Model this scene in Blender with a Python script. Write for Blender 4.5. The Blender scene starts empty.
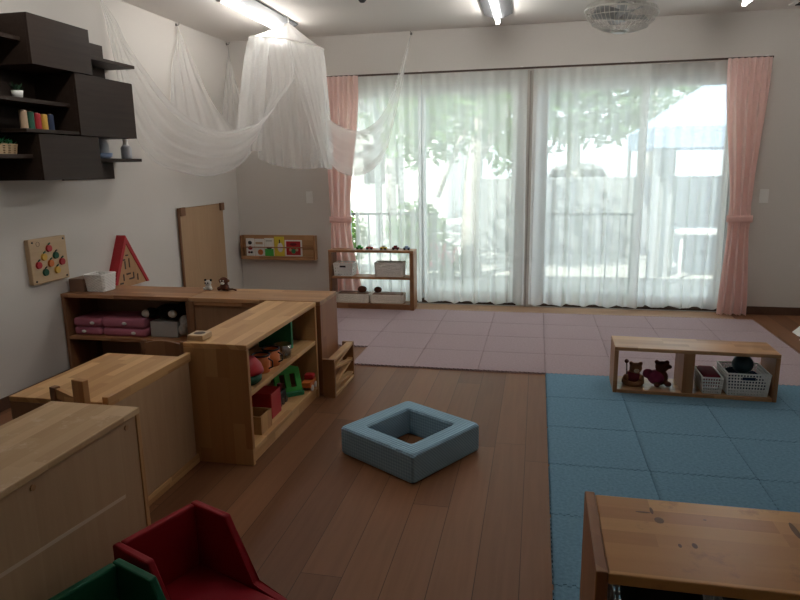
import bpy, bmesh, math, random
from mathutils import Vector, Matrix
random.seed(7)
sc = bpy.context.scene
COL = sc.collection
PI = math.pi
V = Vector
XL, YB, ZC = -3.16, 2.07, 2.62            # left wall, window wall, ceiling height
XR, YF = 2.9, -5.7

# ------------------------------------------------------------------ materials
def nmat(name):
    m = bpy.data.materials.new(name); m.use_nodes = True
    nt = m.node_tree; nt.nodes.clear()
    out = nt.nodes.new('ShaderNodeOutputMaterial')
    return m, nt, out

def L(nt, a, b): nt.links.new(a, b)

def node(nt, typ, **kw):
    n = nt.nodes.new(typ)
    for k, v in kw.items(): setattr(n, k, v)
    return n

def mth(nt, op, a, b=None):
    n = node(nt, 'ShaderNodeMath', operation=op)
    for i, x in enumerate((a, b)):
        if x is None: continue
        if isinstance(x, (int, float)): n.inputs[i].default_value = x
        else: L(nt, x, n.inputs[i])
    return n.outputs[0]

def mixc(nt, fac, a, b, blend='MIX'):
    n = node(nt, 'ShaderNodeMix', data_type='RGBA', blend_type=blend)
    for s, x in ((0, fac), (6, a), (7, b)):
        if hasattr(x, 'links') or isinstance(x, bpy.types.NodeSocket): L(nt, x, n.inputs[s])
        elif isinstance(x, (int, float)): n.inputs[s].default_value = x
        else: n.inputs[s].default_value = (*x, 1)
    return n.outputs[2]

def plain(name, col, rough=.6, noise=0, scale=40, bump=0, metal=0, sheen=0, spec=.5):
    m, nt, out = nmat(name)
    b = node(nt, 'ShaderNodeBsdfPrincipled')
    b.inputs['Base Color'].default_value = (*col, 1); b.inputs['Roughness'].default_value = rough
    b.inputs['Metallic'].default_value = metal
    b.inputs['Specular IOR Level'].default_value = spec
    if sheen: b.inputs['Sheen Weight'].default_value = sheen
    L(nt, b.outputs[0], out.inputs[0])
    if noise or bump:
        tc = node(nt, 'ShaderNodeTexCoord'); nz = node(nt, 'ShaderNodeTexNoise')
        nz.inputs['Scale'].default_value = scale; nz.inputs['Detail'].default_value = 4
        L(nt, tc.outputs['Object'], nz.inputs['Vector'])
        if noise:
            c = mixc(nt, nz.outputs['Fac'], [max(0, x*(1-noise)) for x in col], [min(1, x*(1+noise)) for x in col])
            L(nt, c, b.inputs['Base Color'])
        if bump:
            bp = node(nt, 'ShaderNodeBump'); bp.inputs['Strength'].default_value = bump; bp.inputs['Distance'].default_value = .004
            L(nt, nz.outputs['Fac'], bp.inputs['Height']); L(nt, bp.outputs[0], b.inputs['Normal'])
    return m

def wood(name, c1, c2, axis='x', strip=.045, stave=.35, rough=.45, grain=.35, gap=0, spec=.4, coat=0, wear=None):
    """laminated or planked wood: strips run along `axis`"""
    m, nt, out = nmat(name)
    b = node(nt, 'ShaderNodeBsdfPrincipled'); b.inputs['Roughness'].default_value = rough
    b.inputs['Specular IOR Level'].default_value = spec; b.inputs['Coat Weight'].default_value = coat
    b.inputs['Coat Roughness'].default_value = .25
    L(nt, b.outputs[0], out.inputs[0])
    tc = node(nt, 'ShaderNodeTexCoord'); sp = node(nt, 'ShaderNodeSeparateXYZ'); L(nt, tc.outputs['Object'], sp.inputs[0])
    o = {'x': 0, 'y': 1, 'z': 2}[axis]; oth = [i for i in range(3) if i != o]
    a = sp.outputs[o]
    bc = mth(nt, 'ADD', sp.outputs[oth[0]], sp.outputs[oth[1]])
    u = mth(nt, 'DIVIDE', mth(nt, 'ADD', bc, 10.013), strip)
    idx = mth(nt, 'FLOOR', u)
    w1 = node(nt, 'ShaderNodeTexWhiteNoise', noise_dimensions='1D'); L(nt, idx, w1.inputs['W'])
    v = mth(nt, 'ADD', mth(nt, 'DIVIDE', mth(nt, 'ADD', a, 10.0), stave), mth(nt, 'MULTIPLY', w1.outputs['Value'], 7.0))
    st = mth(nt, 'FLOOR', v)
    cv = node(nt, 'ShaderNodeCombineXYZ'); L(nt, idx, cv.inputs[0]); L(nt, st, cv.inputs[1])
    w2 = node(nt, 'ShaderNodeTexWhiteNoise', noise_dimensions='2D'); L(nt, cv.outputs[0], w2.inputs['Vector'])
    cg = node(nt, 'ShaderNodeCombineXYZ')
    L(nt, mth(nt, 'ADD', mth(nt, 'MULTIPLY', a, 2.2), mth(nt, 'MULTIPLY', w2.outputs['Value'], 30)), cg.inputs[0])
    L(nt, mth(nt, 'MULTIPLY', sp.outputs[oth[0]], 38), cg.inputs[1]); L(nt, mth(nt, 'MULTIPLY', sp.outputs[oth[1]], 38), cg.inputs[2])
    nz = node(nt, 'ShaderNodeTexNoise'); nz.inputs['Scale'].default_value = 1; nz.inputs['Detail'].default_value = 5
    nz.inputs['Distortion'].default_value = .8
    L(nt, cg.outputs[0], nz.inputs['Vector'])
    f = mth(nt, 'ADD', mth(nt, 'MULTIPLY', w2.outputs['Value'], 1 - grain), mth(nt, 'MULTIPLY', nz.outputs['Fac'], grain))
    f = mth(nt, 'ADD', mth(nt, 'MULTIPLY', f, 1.5), -.25)
    c = mixc(nt, f, c1, c2)
    if gap:
        fu = mth(nt, 'FRACT', u); fv = mth(nt, 'FRACT', v)
        g = mth(nt, 'MAXIMUM', mth(nt, 'LESS_THAN', fu, gap/strip), mth(nt, 'LESS_THAN', fv, gap/stave))
        c = mixc(nt, mth(nt, 'MULTIPLY', g, .75), c, [x*.18 for x in c1])
    if wear:
        n2 = node(nt, 'ShaderNodeTexNoise'); n2.inputs['Scale'].default_value = 9; n2.inputs['Detail'].default_value = 6
        n2.inputs['Roughness'].default_value = .7
        L(nt, tc.outputs['Object'], n2.inputs['Vector'])
        r = node(nt, 'ShaderNodeMapRange'); r.inputs['From Min'].default_value = .56; r.inputs['From Max'].default_value = .68
        r.inputs['To Max'].default_value = .7
        L(nt, n2.outputs['Fac'], r.inputs['Value']); c = mixc(nt, r.outputs[0], c, wear)
    L(nt, c, b.inputs['Base Color'])
    return m

def fabric(name, col, rough=.95, scale=260, var=.25, bump=.5):
    return plain(name, col, rough, var, scale, bump, spec=.15)

def sheer(name, col, opac, trans=.6, weave=0):
    m, nt, out = nmat(name)
    t = node(nt, 'ShaderNodeBsdfTransparent'); d = node(nt, 'ShaderNodeBsdfDiffuse'); l = node(nt, 'ShaderNodeBsdfTranslucent')
    d.inputs[0].default_value = (*col, 1); l.inputs[0].default_value = (*col, 1)
    m1 = node(nt, 'ShaderNodeMixShader'); m1.inputs[0].default_value = trans
    L(nt, d.outputs[0], m1.inputs[1]); L(nt, l.outputs[0], m1.inputs[2])
    m2 = node(nt, 'ShaderNodeMixShader'); m2.inputs[0].default_value = opac
    L(nt, t.outputs[0], m2.inputs[1]); L(nt, m1.outputs[0], m2.inputs[2]); L(nt, m2.outputs[0], out.inputs[0])
    return m

def cloth_trans(name, col, trans):
    m, nt, out = nmat(name)
    d = node(nt, 'ShaderNodeBsdfDiffuse'); l = node(nt, 'ShaderNodeBsdfTranslucent')
    tc = node(nt, 'ShaderNodeTexCoord'); nz = node(nt, 'ShaderNodeTexNoise'); nz.inputs['Scale'].default_value = 30
    L(nt, tc.outputs['Object'], nz.inputs['Vector'])
    c = mixc(nt, nz.outputs['Fac'], [x*.93 for x in col], col)
    L(nt, c, d.inputs[0]); L(nt, c, l.inputs[0])
    m1 = node(nt, 'ShaderNodeMixShader'); m1.inputs[0].default_value = trans
    L(nt, d.outputs[0], m1.inputs[1]); L(nt, l.outputs[0], m1.inputs[2]); L(nt, m1.outputs[0], out.inputs[0])
    return m

def emit(name, col, s):
    m, nt, out = nmat(name); e = node(nt, 'ShaderNodeEmission'); e.inputs[0].default_value = (*col, 1); e.inputs[1].default_value = s
    L(nt, e.outputs[0], out.inputs[0]); return m

def glassy(name, col=(1, 1, 1), alpha=.92, rough=.02):
    m, nt, out = nmat(name)
    t = node(nt, 'ShaderNodeBsdfTransparent'); t.inputs[0].default_value = (*col, 1)
    g = node(nt, 'ShaderNodeBsdfGlossy'); g.inputs['Roughness'].default_value = rough
    mx = node(nt, 'ShaderNodeMixShader'); mx.inputs[0].default_value = 1 - alpha
    L(nt, t.outputs[0], mx.inputs[1]); L(nt, g.outputs[0], mx.inputs[2]); L(nt, mx.outputs[0], out.inputs[0])
    return m

M = {}
M['wall'] = plain('wall_vinyl', (.64, .605, .565), .85, .03, 120, .15, spec=.2)
M['ceil'] = plain('ceiling_board', (.76, .72, .68), .9, .02, 90, .1, spec=.2)
M['floor'] = wood('floor_planks', (.142, .058, .027), (.24, .108, .053), 'y', .15, 1.55, .45, .5, .0028, .2)
M['sill'] = wood('sill_wood', (.30, .17, .10), (.42, .26, .16), 'x', .2, 1.2, .45, .5)
M['base'] = wood('baseboard_wood', (.085, .042, .028), (.12, .062, .04), 'y', .2, 1.2, .4, .5)
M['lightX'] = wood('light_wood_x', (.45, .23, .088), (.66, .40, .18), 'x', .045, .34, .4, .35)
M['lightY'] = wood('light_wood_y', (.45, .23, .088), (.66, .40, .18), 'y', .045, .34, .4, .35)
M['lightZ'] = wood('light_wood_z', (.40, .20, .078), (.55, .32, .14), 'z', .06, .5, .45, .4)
M['ply'] = wood('plywood_panel', (.40, .25, .14), (.50, .33, .195), 'z', .3, 3, .5, .75)
M['wornY'] = wood('worn_wood_y', (.45, .28, .14), (.60, .41, .23), 'y', .045, .34, .45, .35, wear=(.66, .50, .34))
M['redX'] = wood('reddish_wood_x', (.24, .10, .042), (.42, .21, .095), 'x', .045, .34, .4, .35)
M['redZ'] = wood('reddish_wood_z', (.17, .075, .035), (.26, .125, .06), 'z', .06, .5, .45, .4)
M['redP'] = wood('reddish_panel', (.25, .135, .07), (.32, .18, .10), 'z', .3, 3, .5, .75)
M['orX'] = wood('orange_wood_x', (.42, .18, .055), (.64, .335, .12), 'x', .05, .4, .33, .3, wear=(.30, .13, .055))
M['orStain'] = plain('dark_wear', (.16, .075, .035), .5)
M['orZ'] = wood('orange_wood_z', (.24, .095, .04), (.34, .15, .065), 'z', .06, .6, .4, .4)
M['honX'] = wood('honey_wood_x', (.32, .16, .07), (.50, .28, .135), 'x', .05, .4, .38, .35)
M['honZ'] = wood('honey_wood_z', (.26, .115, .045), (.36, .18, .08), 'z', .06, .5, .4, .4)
M['honY'] = wood('honey_wood_y', (.42, .22, .09), (.55, .33, .15), 'y', .05, .4, .4, .4)
M['honZ2'] = wood('brown_board', (.36, .19, .09), (.50, .28, .14), 'z', .08, 2, .5, .6)
M['pale'] = wood('pale_wood', (.48, .33, .19), (.58, .42, .26), 'y', .5, 3, .5, .8)
M['espresso'] = wood('espresso_board', (.024, .014, .010), (.042, .027, .020), 'y', .35, 3, .5, .9, spec=.18)
M['espressoD'] = plain('espresso_inside', (.012, .008, .007), .5)
M['pinkmat'] = plain('pink_foam_mat', (.38, .29, .305), .95, .2, 75, .5, spec=.15)
M['bluemat'] = plain('blue_foam_mat', (.145, .262, .355), .95, .38, 75, .5, spec=.15)
M['sheer'] = sheer('sheer_curtain', (.945, .945, .94), .72, .7)
M['sheerhem'] = sheer('sheer_header', (.93, .95, .93), .75, .6)
M['pinkcurt'] = cloth_trans('pink_curtain', (.98, .75, .70), .5)
M['net'] = sheer('canopy_net', (.99, .985, .97), .40, .45)
M['netd'] = sheer('canopy_top', (.97, .96, .94), .9, .45)
M['white'] = plain('white_plastic', (.80, .79, .76), .4)
M['offwhite'] = plain('painted_metal', (.17, .175, .185), .35)
M['alu'] = plain('aluminium_frame', (.72, .77, .78), .4, metal=.1)
M['dark'] = plain('black_plastic', (.015, .014, .014), .5)
M['brown'] = plain('dark_brown', (.055, .03, .02), .6)
M['glass'] = glassy('window_glass', (.97, 1, .985), .95)
M['jarglass'] = glassy('jar_glass', (.85, .88, .88), .8, .05)
M['tube'] = emit('lamp_tube', (1, .97, .92), 20)
M['grn'] = plain('green_paint', (.02, .20, .08), .5)
M['bgrn'] = plain('bright_green', (.06, .42, .07), .45)
M['leafd'] = plain('dark_leaf', (.012, .05, .02), .6)
M['dgrn'] = plain('dark_green', (.010, .085, .045), .6)
M['red'] = plain('red_paint', (.42, .012, .02), .5)
M['dred'] = plain('dark_red_cloth', (.16, .012, .025), .9)
M['mag'] = plain('magenta_cloth', (.16, .012, .05), .9)
M['orange'] = plain('orange_paint', (.62, .16, .03), .5)
M['yel'] = plain('yellow_paint', (.62, .36, .05), .5)
M['yelb'] = plain('yellow_cover', (.75, .60, .06), .5)
M['blue'] = plain('navy_blue', (.02, .035, .085), .7)
M['navy'] = fabric('navy_cloth', (.018, .03, .06))
M['ball'] = plain('dark_teal_ball', (.012, .04, .055), .45)
M['tan'] = plain('beige_cover', (.50, .34, .22), .6)
M['redvinyl'] = plain('red_vinyl', (.27, .003, .010), .6, .06, 8, spec=.25)
M['grnvinyl'] = plain('green_vinyl', (.006, .095, .046), .6, .06, 8, spec=.25)
M['pinkcush'] = fabric('pink_cushion_cloth', (.44, .15, .21))
M['plushb'] = fabric('black_plush', (.012, .012, .014))
M['plushw'] = fabric('white_plush', (.78, .76, .72))
M['plushbr'] = fabric('brown_plush', (.10, .035, .022))
M['plushtan'] = fabric('tan_plush', (.30, .14, .07))
M['basketw'] = plain('white_basket', (.80, .79, .76), .5)
M['wicker'] = plain('cream_wicker', (.78, .72, .62), .7, .25, 90, .6)
M['wickerg'] = plain('grey_wicker', (.70, .67, .62), .7, .3, 90, .6)
M['brownbox'] = plain('brown_leather_box', (.20, .115, .075), .6, .1, 30)
M['greybox'] = plain('grey_box', (.42, .40, .38), .7)
M['patt'] = plain('patterned_cloth', (.42, .40, .37), .9, .7, 45, .3)
M['paper'] = plain('white_paper', (.80, .79, .76), .6)
M['blueceramic'] = plain('blue_ceramic', (.22, .30, .48), .35)
M['greyceramic'] = plain('grey_ceramic', (.40, .41, .44), .35)
M['tape'] = plain('pale_tape', (.62, .47, .34), .6)
M['steel'] = plain('steel_hook', (.2, .19, .18), .35, metal=.8)
M['fanwire'] = plain('fan_wire', (.85, .83, .77), .3)
M['fanblade'] = plain('fan_blade', (.5, .52, .52), .3)
# quilted blue cushion: diagonal check texture
def quilt():
    m, nt, out = nmat('quilted_blue')
    b = node(nt, 'ShaderNodeBsdfPrincipled'); b.inputs['Roughness'].default_value = .9; b.inputs['Specular IOR Level'].default_value = .2
    L(nt, b.outputs[0], out.inputs[0])
    tc = node(nt, 'ShaderNodeTexCoord'); sp = node(nt, 'ShaderNodeSeparateXYZ'); L(nt, tc.outputs['Object'], sp.inputs[0])
    h = mth(nt, 'ADD', sp.outputs[0], sp.outputs[1])
    p = mth(nt, 'SINE', mth(nt, 'MULTIPLY', mth(nt, 'ADD', h, sp.outputs[2]), 200))
    q = mth(nt, 'SINE', mth(nt, 'MULTIPLY', mth(nt, 'SUBTRACT', mth(nt, 'SUBTRACT', sp.outputs[0], sp.outputs[1]), sp.outputs[2]), 200))
    f = mth(nt, 'MULTIPLY', mth(nt, 'ADD', mth(nt, 'MULTIPLY', p, q), 1), .5)
    c = mixc(nt, f, (.20, .335, .44), (.32, .48, .59)); L(nt, c, b.inputs['Base Color'])
    bp = node(nt, 'ShaderNodeBump'); bp.inputs['Strength'].default_value = .6; bp.inputs['Distance'].default_value = .004
    L(nt, f, bp.inputs['Height']); L(nt, bp.outputs[0], b.inputs['Normal'])
    return m
M['quilt'] = quilt()
M['ground'] = plain('concrete_yard', (.44, .44, .42), .9, .15, 4)
M['block'] = plain('block_wall', (.36, .38, .39), .9, .12, 6)
M['bark'] = plain('pale_bark', (.52, .49, .44), .9, .3, 14, .5)
M['leaf1'] = cloth_trans('leaf_green', (.16, .30, .09), .45)
M['leaf2'] = cloth_trans('leaf_grey_green', (.15, .25, .13), .45)
M['hedge'] = cloth_trans('hedge_green', (.14, .24, .08), .4)
M['tentc'] = cloth_trans('tent_cloth', (.55, .68, .86), .35)
M['housew'] = plain('house_render', (.75, .76, .74), .8)
M['car'] = plain('grey_car_paint', (.36, .38, .40), .3, metal=.2)
M['railm'] = plain('rail_metal', (.10, .11, .12), .5)
M['petal'] = plain('pink_petals', (.75, .12, .22), .7)
M['perg'] = plain('pergola_paint', (.26, .28, .29), .7)

# ------------------------------------------------------------------ mesh builder
class MB:
    def __init__(s): s.bm = bmesh.new()
    def _xf(s, vs, mat):
        if mat is not None: bmesh.ops.transform(s.bm, matrix=mat, verts=vs)
    def box(s, x0, x1, y0, y1, z0, z1, bev=.003, mat=None, seg=2):
        r = bmesh.ops.create_cube(s.bm, size=1); vs = r['verts']
        for v in vs: v.co = V(((x0+x1)/2 + v.co.x*(x1-x0), (y0+y1)/2 + v.co.y*(y1-y0), (z0+z1)/2 + v.co.z*(z1-z0)))
        s._xf(vs, mat)
        if bev:
            es = list({e for v in vs for e in v.link_edges})
            bmesh.ops.bevel(s.bm, geom=es, offset=bev, segments=seg, affect='EDGES', profile=.5)
        return s
    def cyl(s, p0, p1, r0, r1=None, seg=16, caps=True):
        p0, p1 = V(p0), V(p1); r1 = r0 if r1 is None else r1; d = p1-p0
        q = d.to_track_quat('Z', 'Y').to_matrix().to_4x4()
        bmesh.ops.create_cone(s.bm, cap_ends=caps, segments=seg, radius1=r0, radius2=r1, depth=d.length,
                              matrix=Matrix.Translation((p0+p1)/2) @ q)
        return s
    def sph(s, c, r, scale=(1, 1, 1), seg=16, mat=None):
        m = Matrix.Translation(c) @ (mat or Matrix()) @ Matrix.Diagonal((*scale, 1))
        bmesh.ops.create_uvsphere(s.bm, u_segments=seg, v_segments=max(6, seg*2//3), radius=r, matrix=m); return s
    def tube(s, pts, r, seg=8, closed=False):
        pts = [V(p) for p in pts]; n = len(pts); rings = []
        up = V((0, 0, 1))
        for i, p in enumerate(pts):
            t = (pts[(i+1) % n] - pts[i-1]) if closed else (pts[min(i+1, n-1)] - pts[max(i-1, 0)])
            t.normalize()
            if i == 0:
                a = t.orthogonal()
            else:
                a = a - t*a.dot(t)
                if a.length < 1e-4: a = t.orthogonal()
            a.normalize(); b = t.cross(a)
            rr = r[i] if isinstance(r, (list, tuple)) else r
            rings.append([s.bm.verts.new(p + (a*math.cos(2*PI*k/seg) + b*math.sin(2*PI*k/seg))*rr) for k in range(seg)])
        for i in range(n if closed else n-1):
            A, B = rings[i], rings[(i+1) % n]
            for k in range(seg): s.bm.faces.new((A[k], A[(k+1) % seg], B[(k+1) % seg], B[k]))
        if not closed:
            s.bm.faces.new(rings[0][::-1]); s.bm.faces.new(rings[-1])
        return s
    def lathe(s, prof, c=(0, 0, 0), seg=24):
        rings = []
        for (r, z) in prof:
            if r < 1e-5: rings.append([s.bm.verts.new((c[0], c[1], c[2]+z))])
            else: rings.append([s.bm.verts.new((c[0]+r*math.cos(2*PI*k/seg), c[1]+r*math.sin(2*PI*k/seg), c[2]+z)) for k in range(seg)])
        for A, B in zip(rings, rings[1:]):
            for k in range(seg):
                f = [A[k % len(A)], A[(k+1) % len(A)], B[(k+1) % len(B)], B[k % len(B)]]
                g = []
                [g.append(x) for x in f if x not in g]
                if len(g) > 2: s.bm.faces.new(g)
        return s
    def prism(s, poly, axis, a0, a1, bev=0, mat=None):
        """poly in the other two axes (x,y / x,z / y,z), extruded along axis from a0 to a1"""
        def P(p, a):
            return {'x': V((a, p[0], p[1])), 'y': V((p[0], a, p[1])), 'z': V((p[0], p[1], a))}[axis]
        A = [s.bm.verts.new(P(p, a0)) for p in poly]; B = [s.bm.verts.new(P(p, a1)) for p in poly]
        n = len(poly); fs = [s.bm.faces.new(A), s.bm.faces.new(B[::-1])]
        for k in range(n): fs.append(s.bm.faces.new((A[(k+1) % n], A[k], B[k], B[(k+1) % n])))
        s._xf(A+B, mat)
        if bev:
            es = list({e for v in A+B for e in v.link_edges}); bmesh.ops.bevel(s.bm, geom=es, offset=bev, segments=2, affect='EDGES', profile=.5)
        bmesh.ops.recalc_face_normals(s.bm, faces=s.bm.faces[:])
        return s
    def grid(s, fn, nu, nv, cu=False):
        R = [[s.bm.verts.new(fn(i/nu, j/nv)) for j in range(nv+1)] for i in range(nu if cu else nu+1)]
        for i in range(nu):
            for j in range(nv):
                s.bm.faces.new((R[i][j], R[(i+1) % len(R)][j], R[(i+1) % len(R)][j+1], R[i][j+1]))
        return s
    def lattice(s, c00, c10, c11, c01, nx, ny, fr=.55):
        """a panel pierced by nx*ny holes; fr = open share of a cell"""
        c00, c10, c11, c01 = map(V, (c00, c10, c11, c01))
        def P(u, v): return c00*(1-u)*(1-v) + c10*u*(1-v) + c11*u*v + c01*(1-u)*v
        g = {}
        h = (1-fr)/2
        def vt(u, v):
            k = (round(u, 5), round(v, 5))
            if k not in g: g[k] = s.bm.verts.new(P(u, v))
            return g[k]
        for i in range(nx):
            for j in range(ny):
                u0, u1, v0, v1 = i/nx, (i+1)/nx, j/ny, (j+1)/ny
                a, b, c, d = u0+h/nx, u1-h/nx, v0+h/ny, v1-h/ny
                O = [vt(u0, v0), vt(u1, v0), vt(u1, v1), vt(u0, v1)]; I = [vt(a, c), vt(b, c), vt(b, d), vt(a, d)]
                for k in range(4): s.bm.faces.new((O[k], O[(k+1) % 4], I[(k+1) % 4], I[k]))
        return s

def obj(name, mb, mat, parent=None, loc=None, smooth=False, mods=()):
    bm = mb.bm
    if loc is not None: bmesh.ops.translate(bm, vec=-V(loc), verts=bm.verts[:])
    me = bpy.data.meshes.new(name); bm.to_mesh(me); bm.free()
    for x in (mat if isinstance(mat, (list, tuple)) else [mat]): me.materials.append(x)
    if smooth:
        for p in me.polygons: p.use_smooth = True
    o = bpy.data.objects.new(name, me); COL.objects.link(o)
    if parent is not None: o.parent = parent
    elif loc is not None: o.location = loc
    for (t, kw) in mods:
        md = o.modifiers.new(t.lower(), t)
        for k, v in kw.items(): setattr(md, k, v)
    return o

def tag(o, label, cat, group=None, kind=None):
    o['label'] = label; o['category'] = cat
    if group: o['group'] = group
    if kind: o['kind'] = kind
    return o

def thing(name, label, cat, loc=(0, 0, 0), rotz=0, group=None):
    o = bpy.data.objects.new(name, None); COL.objects.link(o); o.empty_display_size = .1
    o.location = loc; o.rotation_euler = (0, 0, rotz)
    return tag(o, label, cat, group)

def part(t, name, mat, mb, label=None, smooth=False, mods=(), world=True, parent=None):
    """world=True: mesh was written in world coordinates, brought back to the thing's origin"""
    o = obj(name, mb, mat, parent or t, loc=t.location if world else None, smooth=smooth, mods=mods)
    if label: o['label'] = label
    return o

def solo(name, label, cat, mat, mb, loc, smooth=False, group=None, mods=()):
    return tag(obj(name, mb, mat, None, loc, smooth, mods), label, cat, group)

def struct(name, mat, mb, parent=None):
    o = obj(name, mb, mat, parent)
    if parent is None: o['kind'] = 'structure'
    return o

def B(*a, **k): return MB().box(*a, **k)
SOL = lambda t: ('SOLIDIFY', dict(thickness=t, offset=0))
REM = lambda v: ('REMESH', dict(mode='VOXEL', voxel_size=v, use_smooth_shade=True))

# ------------------------------------------------------------------ the room
struct('floor', M['floor'], B(XL-.2, XR+.2, YF-.2, YB+.05, -.12, 0, bev=0))
struct('ceiling', M['ceil'], B(XL-.3, XR+.3, YF-.3, YB+.75, ZC, ZC+.25, bev=0))
struct('wall_left', M['wall'], B(XL-.2, XL, YF, YB+.2, 0, ZC, bev=0))
struct('wall_right', M['wall'], B(XR, XR+.2, YF, YB+.2, 0, ZC, bev=0))
struct('wall_front', M['wall'], B(XL-.2, XR+.2, YF-.2, YF, 0, ZC, bev=0))
WX0, WX1, WZ = -2.06, 1.63, 2.14
ROD_ = 2.235
wb = MB(); wb.box(XL, WX0, YB, YB+.2, 0, ZC, bev=0); wb.box(WX1, XR, YB, YB+.2, 0, ZC, bev=0)
wb.box(WX0, WX1, YB, YB+.2, WZ, ZC, bev=0); wb.box(-.24, -.10, YB, YB+.2, 0, WZ, bev=0)
wb.box(WX0, WX1, YB, YB+.2, -.1, .015, bev=0)
struct('wall_back', M['wall'], wb)
M['post'] = plain('grey_brown_post', (.40, .36, .32), .6)
struct('trim_2', M['post'], B(-.184, -.171, YB-.03, YB, .012, ROD_-.02, bev=.002))
struct('baseboard_left', M['base'], B(XL, XL+.012, YF, YB, 0, .075, bev=.002))
bb = MB(); bb.box(XL+.012, WX0, YB-.012, YB, 0, .075, bev=.002)
struct('baseboard_back', M['base'], bb)
struct('baseboard_back_right', M['base'], B(WX1, XR, YB-.012, YB, 0, .075, bev=.002))
struct('trim_1', M['sill'], B(XL+.02, 1.66, 1.803, YB-.012, 0, .012, bev=.002))

def window(n, x0, x1, xm):
    w = bpy.data.objects.new('window_%d' % n, None); COL.objects.link(w); w['kind'] = 'structure'
    w.location = (x0, YB, 0)
    y0, y1 = YB+.03, YB+.15
    f = MB()
    f.prism([(x0, .015), (x1, .015), (x1, WZ), (x0, WZ)], 'y', y0, y0+.001)  # replaced below
    f.bm.clear()
    f.box(x0, x0+.03, y0, y1, .015, WZ); f.box(x1-.03, x1, y0, y1, .015, WZ)
    f.box(x0+.03, x1-.03, y0, y1, WZ-.04, WZ); 
    part(w, 'window_frame', M['alu'], f)
    part(w, 'sill', M['brown'], B(x0+.03, x1-.03, y0-.02, y1, .0151, .06))
    for k, (a, b, yy) in enumerate(((x0+.03, xm+.035, y0+.065), (xm-.035, x1-.03, y0+.02))):
        s = MB(); s.box(a, a+.065, yy, yy+.035, .06, WZ-.04); s.box(b-.065, b, yy, yy+.035, .06, WZ-.04)
        s.box(a+.065, b-.065, yy, yy+.035, WZ-.10, WZ-.04); s.box(a+.065, b-.065, yy, yy+.035, .06, .14)
        so = part(w, 'sash', M['alu'], s)
        part(w, 'pane', M['glass'], B(a+.065, b-.065, yy+.015, yy+.018, .14, WZ-.10, bev=0), parent=so)
window(1, WX0, -.24, -1.21)
window(2, -.10, WX1, .84)

# ------------------------------------------------------------------ foam puzzle mats
def mat_tile(name, mat):
    s, n, a = .45, 30, .005
    def edge(k):       # dovetail wave
        out = []
        for i in range(n):
            t0 = (i/n - .5)*s; d = s/n; sg = a if i % 2 == 0 else -a
            if i == n-1: sg = 0
            if i == 0: sg = 0
            out += [(t0 + d*.08, sg), (t0 + d*.92, sg)]
        return out
    e = edge(0); h = s/2 - .0018
    pts = [(t, -h + o) for t, o in e] + [(h + o, t) for t, o in e] + [(t, h + o) for t, o in e[::-1]] + [(-h + o, t) for t, o in e[::-1]]
    m = MB(); m.prism(pts, 'z', 0, .012)
    return obj(name, m, mat)
ORD = ['first', 'second', 'third', 'fourth', 'fifth', 'sixth', 'seventh', 'eighth', 'ninth']
proto = None
prow = {0: 'row furthest from the curtains', 1: 'third row from the curtains', 2: 'second row from the curtains', 3: 'row along the curtains'}
for j in range(4):
    cols = list(range(-3 if j == 0 else (-4 if j == 1 else -5), 4))
    for n_, i in enumerate(cols):
        o = mat_tile('foam_mat', M['pinkmat']) if proto is None else proto.copy()
        if proto is None: proto = o
        else: COL.objects.link(o)
        o.location = ((i+.5)*.45, (j+.5)*.45, 0)
        side = 'from the left wall' 
        tag(o, 'pink foam puzzle mat, %s %s in the %s' % (ORD[n_], side, prow[j]), 'floor mat', 'pink puzzle mats')
pb = None
for j in range(7):
    for i in range(4):
        o = mat_tile('foam_mat', M['bluemat']) if pb is None else pb.copy()
        if pb is None: pb = o
        else: COL.objects.link(o)
        o.location = ((i+.5)*.45, -(j+.5)*.45, 0)
        tag(o, 'blue foam puzzle mat, %s from the wood floor, %s row away from the pink mats' % (ORD[i], ORD[j]), 'floor mat', 'blue puzzle mats')
MT = .012

# ------------------------------------------------------------------ curtains
def lerp(a, b, t): return a + (b-a)*t
def ss(t): t = max(0, min(1, t)); return t*t*(3-2*t)
ROD = 2.235
rl = thing('curtain_rail', 'long thin dark curtain rail over both windows', 'curtain rail', (-.15, 1.995, ROD))
part(rl, 'rail', M['brown'], B(-2.16, 1.82, 1.985, 2.005, ROD-.008, ROD+.008))
for x in (-2.1, -1.2, -.26, .7, 1.77): part(rl, 'bracket', M['white'], B(x-.015, x+.015, 2.0051, YB, ROD+.004, ROD+.018, bev=.002))

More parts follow.
